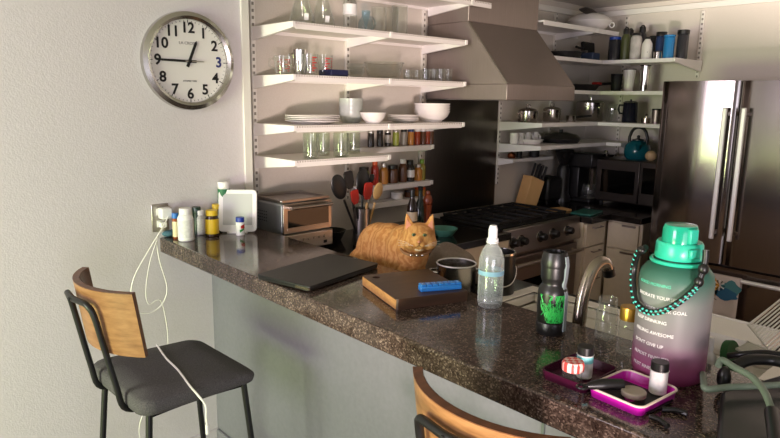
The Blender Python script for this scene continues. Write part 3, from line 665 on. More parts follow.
o = thing('wine_bottle', 'dark green bottle standing behind the pepper mill', 'bottle', (at(420, 2.5), 2.5, ZL)); MB().lathe([(0, 0), (.034, 0), (.036, .01), (.036, .13), (.014, .18), (.013, .23), (0, .23)]).build('body', mat('bottle_green', (18, 34, 26), .12), o)
MB().lathe([(0, .231), (.015, .231), (.015, .25), (0, .25)]).build('cap', M_blackm, o)

# ------------------------------------------------------------------ corner shelves content
def pot(name, label, px, yt, w, Y, Z, m, lid=True, handle='loop', ang=0, hh=None, group='steel pots on the corner shelf'):
    x, _, r, h = shelf_y(px, yt, w, Y, Z); h = hh or h
    o = thing(name, label, 'pot', (x, Y, Z), ang, group)
    MB().lathe([(0, 0), (r*.94, 0), (r, .01), (r, h), (r*1.04, h+.003), (r*.97, h), (r*.96, .008), (0, .008)]).build('body', m, o)
    if lid:
        l = MB().lathe([(r*1.02, h+.004), (r*.8, h+.014), (r*.2, h+.022), (0, h+.023)]).build('lid', m, o)
        MB().tube([(-.02, 0, h+.022), (-.018, 0, h+.042), (.018, 0, h+.042), (.02, 0, h+.022)], .004, 8).build('lid_handle', M_chrome, l)
    if handle == 'loop':
        for sgn in (-1, 1): MB().tube([(sgn*r*.98, -.02, h*.8), (sgn*(r+.025), -.018, h*.82), (sgn*(r+.025), .018, h*.82), (sgn*r*.98, .02, h*.8)], .004, 8).build('side_handle', M_chrome, o)
    elif handle == 'long': MB().tube([(r*.98, 0, h*.8), (r+.08, 0, h*.9), (r+.17, 0, h*1.05)], .007, 8).build('handle', m if m is M_chrome else M_blackm, o)
    return o
pot('casserole_pot', 'lidded steel casserole leftmost on the saucepan shelf', 528, 112, 20, 2.56, ZR['pot'], M_pot, hh=.075)
pot('saucepan', 'lidded steel saucepan second from the left on the saucepan shelf', 552, 110, 18, 2.58, ZR['pot'], M_pot, hh=.085)
pot('milk_pan', 'small open steel pan with a long handle on the saucepan shelf', 571, 116, 10, 2.5, ZR['pot'], M_pot, False, 'long', -.2)
pot('stock_pot', 'tallest steel stock pot standing in the corner', 591, 97, 29, 2.58, ZR['pot'], M_pot, True, 'loop', .4, hh=.135)
x, y, r, h = shelf_x(613, 104, 11, 4.4, ZR['pot'])
o = thing('glass_carafe', 'clear glass carafe beside the dark french press', 'carafe', (x, y, ZR['pot'])); MB().lathe([(0, .001), (r*1.1, .001), (r*1.1, .02), (r*.7, h*.75), (r*.9, h), (r*.85, h), (r*.65, h*.75), (0, .006)]).build('body', M_glassg, o)
MB().lathe([(r*.72, h*.68), (r*.78, h*.68), (r*.78, h*.74), (r*.72, h*.74)]).build('collar', M_chrome, o)
x, y, r, h = shelf_x(631, 101, 16, 4.4, ZR['pot'])
o = thing('french_press', 'dark navy french press coffee pot with side handle', 'coffee pot', (x, y, ZR['pot']))
M_navy = mat('navy_enamel', (16, 20, 36), .16)
MB().lathe([(0, 0), (r, 0), (r*1.02, h*.03), (r*.95, h*.9), (r*1.0, h*.93), (0, h*.93)]).build('body', M_navy, o)
MB().lathe([(r*.98, h*.935), (r*.7, h*.99), (0, h)]).cyl(.006, h, h+.012).build('lid', M_navy, o)
MB().tube([(0, r*.9, h*.8), (0, r*1.6, h*.8), (0, r*1.75, h*.6), (0, r*1.5, h*.42), (0, r*.95, h*.4)], .007, 8).build('handle', M_blackm, o)
x, y, r, h = shelf_x(646.5, 115, 8, 4.4, ZR['pot'])
o = thing('hand_grinder', 'small steel hand grinder right of the french press', 'grinder', (x, y, ZR['pot'])); MB().cyl(r*1.2, 0, h*.6).build('body', M_nick, o); MB().cyl(.005, h*.6, h*.9).tube([(-.012, 0, h*1.1), (0, 0, h*.88), (.012, 0, h*1.1)], .005, 8).build('crank', M_nick, o)
x, y, r, h = shelf_x(657, 108, 8, 4.38, ZR['pot'])
o = thing('metal_canister', 'steel canister half hidden by the refrigerator', 'canister', (x, y, ZR['pot'])); MB().cyl(.03, 0, h*.85).build('body', M_ssd, o); MB().lathe([(0, h*.852), (.031, h*.852), (.031, h*.95), (0, h*.97)]).build('lid', M_blackm, o)
# pan shelf
x, y, r, h = shelf_y(590, 82, 30, 2.58, ZR['pan']); 
o = thing('black_frying_pan', 'black frying pan on the shelf beside the hood', 'pan', (4.20, 2.575, ZR['pan']), -.35)
MB().lathe([(0, 0), (.12, 0), (.15, .045), (.145, .045), (.117, .006), (0, .006)]).build('body', M_blackm, o); MB().tube([(.145, 0, .04), (.22, 0, .055), (.30, 0, .06)], .01, 8).build('handle', M_blackm, o)
MB().box((.1, -.08, .054), (.07, .05, .02), rz=.4).build('handle_grip', M_red, o, bev=.008)
for px, yt, w, m, lb, tp in ((617, 74, 12, M_blackm, 'matte black tumbler on the shelf under the bottles', .85), (630, 69, 13, M_porc, 'tall white tapered tumbler under the water bottles', .72), (646, 65, 11, M_chrome, 'polished steel tumbler under the water bottles', .85)):
    x, y, r, h = shelf_x(px, yt, w, 4.42, ZR['pan']); o = thing('travel_tumbler', lb, 'tumbler', (x, y, ZR['pan']), 0, 'travel tumblers')
    MB().lathe([(0, 0), (r*tp, 0), (r, h*.96), (0, h*.96)]).build('body', m, o); MB().lathe([(0, h*.962), (r*1.04, h*.962), (r*1.02, h), (0, h)]).build('lid', M_blackm, o)
# bottle shelf (pans + bottles)
ZBt = ZR['bot']
o = thing('saute_pan', 'black saute pan at the left of the bottle shelf behind the hood', 'pan', (3.98, 2.585, ZBt), -.12); MB().lathe([(0, 0), (.12, 0), (.135, .05), (.13, .05), (.117, .006), (0, .006)]).build('body', M_blackm, o); MB().tube([(.13, 0, .045), (.2, 0, .06), (.27, 0, .07)], .009, 8).build('handle', M_chrome, o)
o = thing('griddle_pan', 'dark square griddle leaning upright near the shelf corner', 'pan', (4.46, 2.67, ZBt), .05); MB().box((0, 0, .078), (.17, .03, .155), rx=-.12).build('plate', M_blackm, o, bev=.008); MB().tube([(-.08, 0, .1), (-.24, -.03, .105)], .009, 8).build('handle', M_blackm, o)
o = tag(MB().bx(-.05, .05, -.05, .05, 0, .055).build('food_box', mat('slate_blue', (52, 66, 92), .4), loc=(4.21, 2.5, ZBt), bev=.008), 'small slate blue box in front of the griddle on the bottle shelf', 'box')
def wb(px, yt, w, X, body, cap, lb, nk=.62, cf=.16, shd=.16, loop=True, capr=None):
    x, y, r, h = shelf_x(px, yt, w, X, ZBt)
    o = bottle('water_bottle', lb, 'water bottle', (x, y, ZBt), r, h, body, cap, cf, nk, shd, 'water bottles on the corner shelf', capr=capr)
    if loop: MB().tube(arc((0, 0, h-.004), r*.42, 0, PI, 10, 'yz'), .005, 8).build('carry_loop', cap, o)
    return o
M_bdark = mat('smoke_plastic', (46, 46, 50), .2); M_bluec = mat('blue_lid', (34, 66, 150), .35); M_olive = mat('olive_paint', (74, 78, 44), .35); M_marb = noisy('marble_print', (214, 206, 200), (150, 146, 142), 12, .35); M_bwh = mat('white_paint', (226, 220, 214), .35); M_cy = mat('sky_blue_paint', (34, 122, 180), .35); M_navy2 = mat('navy_paint', (40, 56, 96), .3)
o = wb(615.5, 37, 13, 4.36, M_bdark, M_bluec, 'smoky bottle with a blue lid at the left end of the bottle row', .85, .12, .06, False)
MB().tube(arc((0, .035, .255), .018, 0, 2*PI, 12, 'yz'), .004, 8).build('carry_loop', M_offw, o)
wb(627, 29, 10, 4.36, M_olive, M_black, 'olive green bottle with black loop cap')
wb(637, 33, 12, 4.33, M_marb, M_black, 'white marbled bottle with black cap', .7, .1, .12, False)
o = wb(648, 37, 11.5, 4.33, M_bwh, M_black, 'white bottle with a black mark and tapered neck', .5, .1, .3, False)
MB().ell((-.026, -.008, .05), (.006, .014, .02)).build('emblem', M_blackm, o)
wb(662, 32, 11, 4.4, M_navy2, M_black, 'navy bottle with wide black lid behind the sky blue one', .95, .16, .05, False)
wb(670, 35, 11.5, 4.3, M_cy, M_cy, 'sky blue flat-topped bottle', .97, .08, .05, False)
wb(684, 30, 12.5, 4.36, M_bdark, M_black, 'tall smoky grey bottle with black lid at the right end of the row', .95, .14, .05, False)
wb(631, 30, 9, 4.52, M_olive, M_black, 'dark bottle with loop cap peeping out between the olive and marbled bottles')
wb(643, 27, 10, 4.52, M_bdark, M_black, 'black loop-capped bottle rising behind the marbled bottle')
wb(654, 36, 9, 4.52, M_blackm, M_blackm, 'black bottle half hidden behind the white bottle', .9, .1, .05, False)
wb(658, 51, 9, 4.3, M_chrome, M_black, 'short steel cup-bottle in front of the navy bottle', .9, .1, .05, False)
# top shelf bowl
o = thing('covered_bowl', 'white covered bowl with a dark disc lid on the highest shelf', 'bowl', (4.30, 2.58, ZR['top']))
MB().lathe([(0, 0), (.09, 0), (.155, .065), (.16, .075), (.14, .10), (.09, .125), (0, .13)]).build('bowl', M_porc, o); 
b = MB().lathe([(0, 0), (.08, .0), (.082, .004), (.05, .03), (0, .04)]); b.v = [tuple(Matrix.Rotation(.5, 3, 'X') @ Vector(p)+Vector((-.03, -.01, .125))) for p in b.v]; b.build('disc_lid', mat('pewter', (96, 90, 88), .35, .7), o)
# mug shelf
x0 = 3.6
for i in range(4):
    px = 513+i*7.2; x, y, r, h = shelf_y(px, 130, 7, 2.66, ZR['mug']); x = max(x, 3.578)
    o = thing('mug', ('leftmost', 'second', 'third', 'rightmost')[i]+' white mug in the row under the saucepans', 'mug', (x, 2.66, ZR['mug']), 0, 'white mugs'); r = .03
    MB().lathe([(0, 0), (r*.9, 0), (r, .01), (r, .075), (r*.92, .075), (r*.92, .008), (0, .008)]).build('cup', M_porc, o); MB().tube(arc((r*.3, -r*.95, .038), .022, -PI/2, PI/2, 10), .004, 8).build('handle', M_porc, o)
o = thing('lidded_pan', 'black lidded pan in the corner below the saucepans', 'pan', (3.99, 2.56, ZR['mug'])); MB().lathe([(0, 0), (.12, 0), (.14, .03), (0, .03)]).build('body', M_blackm, o); MB().lathe([(.142, .031), (.11, .06), (.04, .075), (0, .077)]).build('lid', mat('smoky_lid', (40, 38, 36), .12), o); MB().cyl(.014, .077, .095).build('knob', M_blackm, o)
o = tag(MB().lathe([(0, 0), (.06, 0), (.085, .03), (.08, .03), (.058, .005), (0, .005)]).build('serving_bowl', M_porc, loc=(3.72, 2.62, ZR['mug'])), 'low white bowl between the mugs and the black pan', 'bowl')
# small shelf
o = thing('copper_pot', 'little copper lidded pot on the small shelf above the knife block', 'pot', (at(507, 2.69)+.02, 2.69, 1.28)); MB().lathe([(0, 0), (.022, 0), (.03, .015), (.026, .032), (.01, .04), (0, .04)]).build('body', mat('copper', (150, 90, 60), .3, 1), o); MB().ell((0, 0, .046), (.007, .007, .007)).build('knob', MATS['copper'], o)
for px, lb in ((516, 'black pepper grinder with steel top on the small shelf'), (531, 'squat black jar on the small shelf')):
    o = bottle('grinder_jar', lb, 'jar', (at(px, 2.68), 2.68, 1.28), .02 if px == 516 else .035, .1 if px == 516 else .06, M_blackm, M_chrome if px == 516 else M_blackm, .25, .9, .05)
# counter right of the range
kb = thing('knife_block', 'pale slanted wooden knife block with black handled knives', 'knife block', (3.745, 2.65, ZL), math.radians(-14))
th = .42
R2 = Matrix.Rotation(th, 3, 'Y')
b = MB().prism([(-.065, 0), (.055, 0), (.115, .17), (.0, .215)], -.05, .05, 'y').build('block', M_lwood, kb, bev=.004)
for i in range(3):
    for j in range(2):
        px_ = .025+.03*i; s = Vector((px_+.028, -.025+.05*j, .197-.012*i)); d = Vector((.33, 0, .94)).normalized()
        k = MB().tube([s, s+d*.05, s+d*.105], .009, 8).build('knife_handle', M_black, kb)
        MB().box(s+d*.004, (.02, .012, .006)).build('bolster', M_chrome, k)
o = tag(MB().bx(-.11, .11, -.07, .07, 0, .012).build('cutting_mat', mat('teal_board', (30, 96, 84), .4), loc=(3.80, 2.2, ZL), rz=.15, bev=.004), 'teal cutting board lying on the counter below the knife block', 'cutting board')
o = tag(MB().bx(-.07, .07, -.05, .05, 0, .014).build('wooden_tray', M_lwood, loc=(3.735, 2.375, ZL), rz=-.3, bev=.003), 'thin pale wooden strip in front of the knife block', 'board')
o = thing('toaster', 'black two-slot toaster in the shade right of the knife block', 'toaster', (at(545, 2.6)+.09, 2.655, ZL), -.05); MB().bx(-.09, .09, -.075, .075, .01, .19).build('shell', M_black, o, bev=.03, seg=3); MB().bx(-.06, .06, -.04, -.015, .188, .192).bx(-.06, .06, .015, .04, .188, .192).build('slots', M_rub, o)
for sx in (-.06, .06):
    for sy in (-.05, .05): MB().cyl(.01, 0, .012, (sx, sy, 0), 10).build('foot', M_rub, o)
o = thing('coffee_grinder', 'tall black coffee grinder with a cone hopper in the corner', 'coffee grinder', (at(563, 2.56)+.045, 2.61, ZL)); o.scale = (.86, .86, 1)
MB().lathe([(0, 0), (.075, 0), (.075, .03), (.055, .06), (.055, .24), (.04, .27), (0, .27)]).build('body', M_black, o); MB().lathe([(.035, .271), (.075, .36), (.078, .372), (0, .372)]).build('hopper', mat('smoke_hopper', (26, 24, 24), .12), o); MB().lathe([(0, .373), (.08, .373), (.076, .385), (0, .388)]).build('lid', M_black, o)
o = thing('coffee_maker', 'black coffee machine with pale bands next to the grinder', 'coffee machine', (at(579, 2.5)+.05, 2.51, ZL)); MB().bx(-.075, .075, -.1, .1, 0, .03).bx(-.075, .075, .0, .1, .03, .26).bx(-.075, .075, -.1, .1, .26, .36).build('body', M_black, o, bev=.008)
MB().lathe([(0, .031), (.05, .031), (.055, .08), (.045, .13), (.042, .13), (.05, .08), (0, .036)], (0, -.05, 0)).build('carafe', M_glassg, o); MB().bx(-.0755, -.05, -.1015, -.099, .1, .25).build('side_strip', M_nick, o)

# ------------------------------------------------------------------ clock and outlet
cc = ony(187.5, 61.5, YA)
ck = thing('wall_clock', 'round white wall clock with brushed silver rim and black numerals', 'clock', (cc.x, YA, cc.z))
RC = .205
RX = Matrix.Rotation(PI/2, 3, 'X')
MB().lathe([(0, 0), (RC*.98, 0), (RC, .006), (RC*.985, .028), (RC*.9, .038), (RC*.84, .03), (RC*.835, .014), (0, .014)], (0, 0, 0), 64, RX).build('rim', noisy('clock_rim_metal', (186, 182, 178), (198, 194, 190), 6, .25, 1), ck)
MB().lathe([(0, .0145), (RC*.835, .0145), (RC*.835, .016), (0, .016)], (0, 0, 0), 64, RX).build('dial', mat('dial_white', (232, 228, 222), .5), ck)
nm = MB(); three = MB()
def dm(px, pz, rot=0, yy=-.0168):
    return lambda v: (px+v.x*math.cos(rot)-v.y*math.sin(rot), yy-v.z, pz+v.x*math.sin(rot)+v.y*math.cos(rot))
for i in range(1, 13):
    a = PI/2-2*PI*i/12; q = RC*.665
    o = MB().text(str(i), .060, dm(q*math.cos(a), q*math.sin(a)), bold=.0016).build('numeral', M_blackm if i != 3 else mat('blue_numeral', (42, 48, 110), .5), ck)
    if i == 3: lab(o, 'bluish numeral three')
tk = MB()
for i in range(60):
    a = 2*PI*i/60; q = RC*.80; l = .012 if i % 5 == 0 else .006
    tk.box((q*math.cos(a), -.0168, q*math.sin(a)), (l, .0012, .003 if i % 5 == 0 else .0016), ry=-a)
tk.build('minute_marks', M_blackm, ck)
MB().text('LA CROSSE', .017, dm(0, RC*.36)).build('lettering', mat('grey_ink', (150, 146, 142), .5), ck); MB().text('ATOMIC TIME', .010, dm(0, -RC*.40)).build('lettering', mat('grey_ink2', (90, 88, 86), .5), ck)
def hand(a, l, w, tail, y):
    d = Vector((math.cos(a), 0, math.sin(a))); n = Vector((-d.z, 0, d.x)); P = [-d*tail+n*w*.6, d*l*.9+n*w*.5, d*l, d*l*.9-n*w*.5, -d*tail-n*w*.6]
    return MB().add([(p.x, y, p.z) for p in P]+[(p.x, y-.0015, p.z) for p in P], [(4, 3, 2, 1, 0), (5, 6, 7, 8, 9)]+[(i, (i+1) % 5, 5+(i+1) % 5, 5+i) for i in range(5)])
hand(PI/2-2*PI*(12.75/12), RC*.45, .011, .025, -.019).build('hour_hand', M_blackm, ck)
hand(PI/2-2*PI*.752, RC*.66, .009, .03, -.022).build('minute_hand', M_blackm, ck)
hand(PI/2-2*PI*.249, RC*.32, .004, .02, -.025).build('second_hand', mat('pale_hand', (168, 160, 150), .4, .5), ck)
MB().lathe([(0, 0), (.009, 0), (.008, .004), (0, .004)], (0, -.024, 0), 20, RX).build('hub', M_blackm, ck)
oc = ony(160, 217.5, YA)
ol = thing('wall_outlet', 'steel outlet plate on the wall above the bar end', 'outlet', (oc.x, YA, oc.z))
MB().bx(-.037, .037, -.005, 0, -.06, .06).build('plate', M_ss, ol, bev=.002)
for z in (.026, -.026): MB().bx(-.017, .017, -.0065, -.004, z-.015, z+.015).build('socket', M_offw, ol, bev=.003)
ch = thing('phone_charger', 'white plug charger with white cables in the outlet, upper socket', 'charger', (oc.x+.012, YA-.0066, oc.z+.022))
MB().bx(-.024, .024, -.045, 0, -.024, .024).build('block', M_offw, ch, bev=.006)
ch2 = thing('cable_plug', 'small white plug in the lower socket of the outlet', 'charger', (oc.x+.002, YA-.0066, oc.z-.028))
MB().bx(-.014, .014, -.03, 0, -.012, .012).build('block', M_offw, ch2, bev=.004)
# cables: two white leads looping off the counter end
def cable(name, label, P, r=.0028, group='white charging cables'):
    o = MB().tube(spline(P, 10), r, 8).build(name, mat('white_cable', (236, 232, 224), .4)); return tag(o, label, 'cable', group)
Yc = 2.56
def cw(px, py, Y=Yc): return tuple(ony(px, py, Y))
cable('charging_cable', 'white cable looping low from the outlet beside the bar end, then down to the floor', [(oc.x+.014, YA-.054, oc.z+.01), cw(160, 232), cw(149, 250), cw(134, 278), cw(131, 300), cw(137, 312), cw(152, 312), cw(163, 303), cw(167, 287), cw(160, 262), cw(156, 240)])
c1 = [(oc.x+.004, YA-.0372, oc.z-.030), cw(158, 238), cw(150, 262), cw(146, 290), cw(149, 304), cw(160, 300), cw(166, 320), cw(168, 345), cw(164, 380), cw(145, 410), cw(140, 438), (.95, 2.5, .01)]
cable('charging_cable', 'thin white cable hanging behind the wooden stool to the floor', c1, .0022)
zs = .762
st = [tuple(onz(157, 345, zs+.004)), tuple(onz(166, 358, zs+.004)), tuple(onz(178, 370, zs+.004)), tuple(onz(190, 386, zs+.004)), tuple(onz(197, 394, zs+.003))]
e = Vector(st[-1]); st += [tuple(e+Vector((.012, -.03, -.03))), tuple(e+Vector((.012, -.032, -.07))), tuple(e+Vector((.014, -.032, -.095)))]
o = thing('phone_cable', 'white cable end draped over the grey stool seat', 'cable', (0, 0, 0), 0, 'white charging cables')
o.location = e; MB().tube([Vector(q)-e for q in spline(st, 8)], .0035, 8).build('lead', MATS['white_cable'], o)
MB().tube([Vector(st[-1])-e, Vector(st[-1])-e+Vector((0, 0, -.03))], .006, 10).build('plug', M_offw, o)

# ------------------------------------------------------------------ pill bottles, tablet on the bar
M_amb = mat('amber_plastic', (150, 76, 24), .2); M_yel = mat('yellow_label', (216, 176, 30), .4); M_ycap = mat('yellow_cap', (224, 188, 40), .4); M_brn = mat('brown_bottle', (58, 40, 20), .2); M_dgr = mat('dark_green_bottle', (22, 52, 40), .3); M_paper = noisy('printed_paper', (232, 230, 226), (206, 204, 200), 90, .6); M_creaml = mat('cream_print', (236, 222, 180), .5)
def pill(px, yt, yb, w, body, cap, lb, cf, nk, shd, lm=None, lz=(.15, .7), capr=None):
    px += 1.5; x, y, r, h = stand(px, yt, yb, w, ZB); y = min(y, YA-.016-r)
    return bottle('pill_bottle', lb, 'bottle', (x, y, ZB), r, h, body, cap, cf, nk, shd, 'pill bottles at the end of the bar', lmat=lm, lz=lz, capr=capr)
pill(174.8, 213, 239, 6.6, M_amb, mat('sky_cap', (40, 112, 190), .4), 'slim amber pill bottle with bright blue cap and cream label', .2, .9, .05, M_creaml, (.08, .68), 1.0)
pill(185, 208, 242, 16.6, M_offw, M_offw, 'largest white pill bottle, front of the group', .18, .68, .14, M_paper, (.12, .66))
pill(193.5, 206, 234, 9, M_dgr, M_dgr, 'dark green capped bottle behind the large white one', .2, .85, .1)
pill(199, 210, 235, 10.6, mat('grey_white', (196, 194, 190), .4), M_offw, 'smaller greyish white pill bottle right of the large white one', .2, .75, .1, M_paper, (.1, .65))
pill(211, 210, 237.5, 14, M_brn, M_ycap, 'brown bottle with yellow cap and bright yellow label', .2, .78, .12, M_yel, (.12, .68))
pill(214.5, 203.5, 232, 10.5, M_dgr, M_ycap, 'dark green bottle with yellow cap at the back of the group', .18, .75, .12)
x, y, r, h = stand(226, 178, 231.5, 11.5, ZB)
o = bottle('tall_canister', 'tall white-capped canister with green label behind the tablet', 'bottle', (x-.004, min(y, YA-.03), ZB), .027, .225, M_offw, M_offw, .12, .9, .04, lmat=mat('green_label', (26, 104, 62), .5), lz=(.3, .86), capr=.97)
x, y, r, h = stand(240.5, 217, 236, 9, ZB)
o = bottle('pill_bottle', 'small white bottle with royal blue cap and green-red mark in front of the tablet', 'bottle', (x, y, ZB), r, h, M_offw, mat('royal_cap', (30, 56, 150), .4), .26, .95, .04, 'pill bottles at the end of the bar', capr=.98)
for i, (m, zz) in enumerate(((mat('leaf_green', (40, 140, 60), .5), .3), (M_redink, .52))):
    vs = []; n = 5
    for q in range(n+1):
        t = -2.2+1.1*q/n+.25*i; vs += [(r*1.015*math.cos(t), r*1.015*math.sin(t), h*(zz-.12+.03*q*(1-i))), (r*1.015*math.cos(t), r*1.015*math.sin(t), h*(zz+.03+.02*q))]
    MB().add(vs, [(2*q, 2*q+2, 2*q+3, 2*q+1) for q in range(n)]).build('printed_mark', m, o)
# tablet display
a = onz(240.5, 233, ZB)
tb = thing('smart_display', 'white framed tablet display with blank grey screen standing on the bar', 'display', (a.x, a.y+.02, ZB), math.radians(-38))
wT, hT = .17, .19; Rt = Matrix.Rotation(math.radians(-12), 3, 'X')
def rr2(w, h, r, n=5): 
    out = []
    for cx, cz, a0 in ((w/2-r, h/2-r, 0), (-w/2+r, h/2-r, PI/2), (-w/2+r, -h/2+r, PI), (w/2-r, -h/2+r, 1.5*PI)):
        for i in range(n+1): t = a0+PI/2*i/n; out.append((cx+r*math.cos(t), cz+r*math.sin(t)))
    return out
def tilt(mb, off): mb.v = [tuple(Rt @ Vector(p)+Vector(off)) for p in mb.v]; return mb
tilt(MB().prism([(p, q+hT/2) for p, q in rr2(wT, hT, .02)], 0, .014, 'y'), (0, -.02, .006)).build('frame', M_offw, tb, bev=.003)
tilt(MB().prism([(p, q+hT/2+.006) for p, q in rr2(wT*.76, hT*.74, .004)], -.0012, .001, 'y'), (0, -.02, .006)).build('screen', mat('grey_screen', (190, 192, 188), .4), tb)
MB().prism([(-.045, 0), (.045, 0), (.045, .008), (-.045, .008)], -.03, .05, 'y').build('stand', M_offw, tb, bev=.002)
a = onz(166, 236.5, ZB)
b = MB().ell((0, 0, .014), (.03, .022, .014)).ell((.015, .0, .018), (.018, .018, .012)); o = tag(b.build('cloth_pouch', noisy('teal_cloth', (66, 104, 118), (80, 120, 134), 60, .9), loc=(a.x+.01, a.y-.01, ZB)), 'small teal cloth pouch under the outlet at the bar end', 'pouch')

# ------------------------------------------------------------------ laptop
c = Vector((1.262, 1.735, ZB)); rl = math.radians(12.5)
lp = thing('laptop', 'closed black laptop lying on the bar in front of the cat', 'laptop', c, rl)
MB().prism(rr2(.37, .235, .012), .003, .012).build('base', M_black, lp, bev=.001)
MB().prism(rr2(.372, .237, .012), .0125, .0195).build('lid', mat('laptop_lid', (20, 20, 21), .45), lp, bev=.0015)
for sx in (-.15, .15):
    for sy in (-.09, .09): MB().cyl(.008, 0, .003, (sx, sy, 0), 10).build('foot', M_rub, lp)
MB().bx(-.187, -.18, -.118, -.06, .006, .0145).build('port_plate', M_nick, lp)
# ------------------------------------------------------------------ cutting board, pill organiser
A_, B_, C_ = Vector((1.262, 1.518)), Vector((1.173, 1.253)), Vector((1.425, 1.219))
u = (A_-B_); w = (C_-B_); w = w-u*(w.dot(u)/u.dot(u)); ctr = (A_+B_)/2+w/2
ub = u.length*.97; wbd = w.length*.96; ang = math.atan2(u.y, u.x)
bd = thing('cutting_board', 'thick dark walnut cutting board with a round hole in the corner', 'cutting board', (ctr.x+.02, ctr.y+.022, ZB), ang)
hl = (ub/2-.035, wbd/2-.035)
poly = rr2(ub, wbd, .008, 3)
n = 20
me = bmesh.new()
vo = [me.verts.new((p, q, 0)) for p, q in poly]; eo = [me.edges.new((vo[i], vo[(i+1) % len(vo)])) for i in range(len(vo))]
vh = [me.verts.new((hl[0]+.013*math.cos(2*PI*i/n), hl[1]+.013*math.sin(2*PI*i/n), 0)) for i in range(n)]; eh = [me.edges.new((vh[i], vh[(i+1) % n])) for i in range(n)]
bmesh.ops.triangle_fill(me, use_beauty=True, edges=eo+eh)
ext = bmesh.ops.extrude_face_region(me, geom=list(me.faces)); bmesh.ops.translate(me, verts=[g for g in ext['geom'] if isinstance(g, bmesh.types.BMVert)], vec=(0, 0, .034))
bmesh.ops.recalc_face_normals(me, faces=me.faces)
d_ = bpy.data.meshes.new('board'); me.to_mesh(d_); me.free(); d_.materials.append(M_board); bo = bpy.data.objects.new('board', d_); COL.objects.link(bo); bo.parent = bd
k = bo.modifiers.new('bevel', 'BEVEL'); k.width = .002; k.segments = 2; k.limit_method = 'ANGLE'
MB().bx(-ub/2+.004, ub/2-.004, wbd/2-.001, wbd/2+.0008, .003, .031).build('edge_face', M_boardl, bd)
a = onz(421, 292.5, ZB+.034); b = onz(462, 289.5, ZB+.034)
dv = b-a; po = thing('pill_organizer', 'bright blue seven-day pill organizer on the cutting board', 'pill box', (a.x, a.y, ZB+.0342), math.atan2(dv.y, dv.x))
M_pb = mat('blue_plastic', (48, 128, 214), .3, Subsurface_Weight=.1); lw_ = dv.length
MB().bx(0, lw_, 0, .03, 0, .016).build('tray', M_pb, po, bev=.003)
for i in range(7):
    w7 = lw_/7; l = MB().bx(i*w7+.0012, (i+1)*w7-.0012, .001, .029, .0162, .022).build('lid', M_pb, po, bev=.002)
    MB().text('SMTWTFS'[i], .011, lambda v, i=i: (i*w7+w7/2+v.x, .015+v.y, .0222+v.z), th=.0003).build('letter', mat('pale_blue_ink', (150, 196, 236), .5), l)

# ------------------------------------------------------------------ cat
def blobmesh(mb, vox=.006, smooth=6):
    me = bpy.data.meshes.new('b'); me.from_pydata(mb.v, [], mb.f); o = bpy.data.objects.new('b', me); COL.objects.link(o)
    bb = bmesh.new(); bb.from_mesh(me); bmesh.ops.recalc_face_normals(bb, faces=bb.faces); bb.to_mesh(me); bb.free()
    m = o.modifiers.new('r', 'REMESH'); m.mode = 'VOXEL'; m.voxel_size = vox; s = o.modifiers.new('s', 'SMOOTH'); s.factor = .5; s.iterations = smooth
    dg = bpy.context.evaluated_depsgraph_get(); dg.update(); r = bpy.data.meshes.new_from_object(o.evaluated_get(dg)); bpy.data.objects.remove(o); r.shade_smooth(); return r
ct_ = thing('cat', 'ginger tabby cat crouching on the counter behind the bar, looking at the viewer', 'cat', (1.655, 1.78, ZL+.003))
b = MB(); Hc = Vector((-.045, -.18, .236))
fw = Vector((-.70, -.70, -.10)).normalized(); sd = Vector((fw.y, -fw.x, 0)).normalized(); upv = sd.cross(fw)
if upv.z < 0: upv = -upv
HM = Matrix((sd, fw, upv)).transposed()
def hp(s_, f_, u_): return Hc+sd*s_+fw*f_+upv*u_
b.ell((.0, .085, .12), (.09, .112, .122)); b.ell((0, .02, .135), (.085, .12, .115)); b.ell((-.01, -.07, .135), (.08, .085, .125)); b.ell((-.025, -.125, .17), (.065, .065, .095)); b.ell((-.035, -.155, .21), (.055, .05, .055))
b.ell((-.055, .12, .07), (.05, .085, .07)); b.ell((-.05, .03, .02), (.03, .06, .02))
for sx in (-.055, .01): b.ell((sx, -.12, .08), (.028, .035, .085)); b.ell((sx-.012, -.15, .016), (.026, .036, .018))
b.tube(spline([(.02, .2, .03), (-.05, .22, .025), (-.1, .16, .022), (-.11, .06, .02), (-.09, -.03, .018)], 6), .02, 10)
b.ell(Hc, (.06, .056, .052), HM, 24, 16)
for s_ in (-1, 1): b.ell(hp(s_*.032, .012, -.018), (.034, .036, .028), HM); b.ell(hp(s_*.011, .047, -.014), (.017, .017, .013), HM)
b.ell(hp(0, .047, .002), (.013, .019, .018), HM); b.ell(hp(0, .04, -.034), (.016, .016, .01), HM)
for s_ in (-1, 1):
    base = [hp(s_*.016, .008, .04), hp(s_*.058, .006, .016), hp(s_*.054, -.012, .014), hp(s_*.02, -.012, .038)]; tip = hp(s_*.05, .0, .088); tp2 = tip-sd*s_*.008
    b.add(base+[tip+fw*.004, tip-fw*.004, tp2], [(0, 1, 4, 6), (2, 3, 6, 5), (1, 2, 5, 4), (3, 0, 6), (4, 5, 6), (3, 2, 1, 0)])
bm_ = blobmesh(b, .0048, 4); bm_.materials.append(M_cat); body = bpy.data.objects.new('body', bm_); COL.objects.link(body); body.parent = ct_
M_iris = mat('green_iris', (112, 124, 84), .12); M_pink = mat('pink_skin', (206, 134, 110), .6)
for s_ in (-1, 1):
    e = MB().ell(hp(s_*.0195, .0475, .021), (.0078, .006, .006), HM).build('eye', M_iris, ct_); MB().ell(hp(s_*.0195, .053, .021), (.003, .0014, .005), HM).build('pupil', M_blackm, e)
    ie = [hp(s_*.026, .0115, .04), hp(s_*.05, .0105, .026), hp(s_*.047, .0095, .068)]
    MB().add(ie+[p-fw*.003 for p in ie], [(0, 1, 2), (5, 4, 3), (0, 3, 4, 1), (1, 4, 5, 2), (2, 5, 3, 0)]).build('inner_ear', M_pink, ct_)
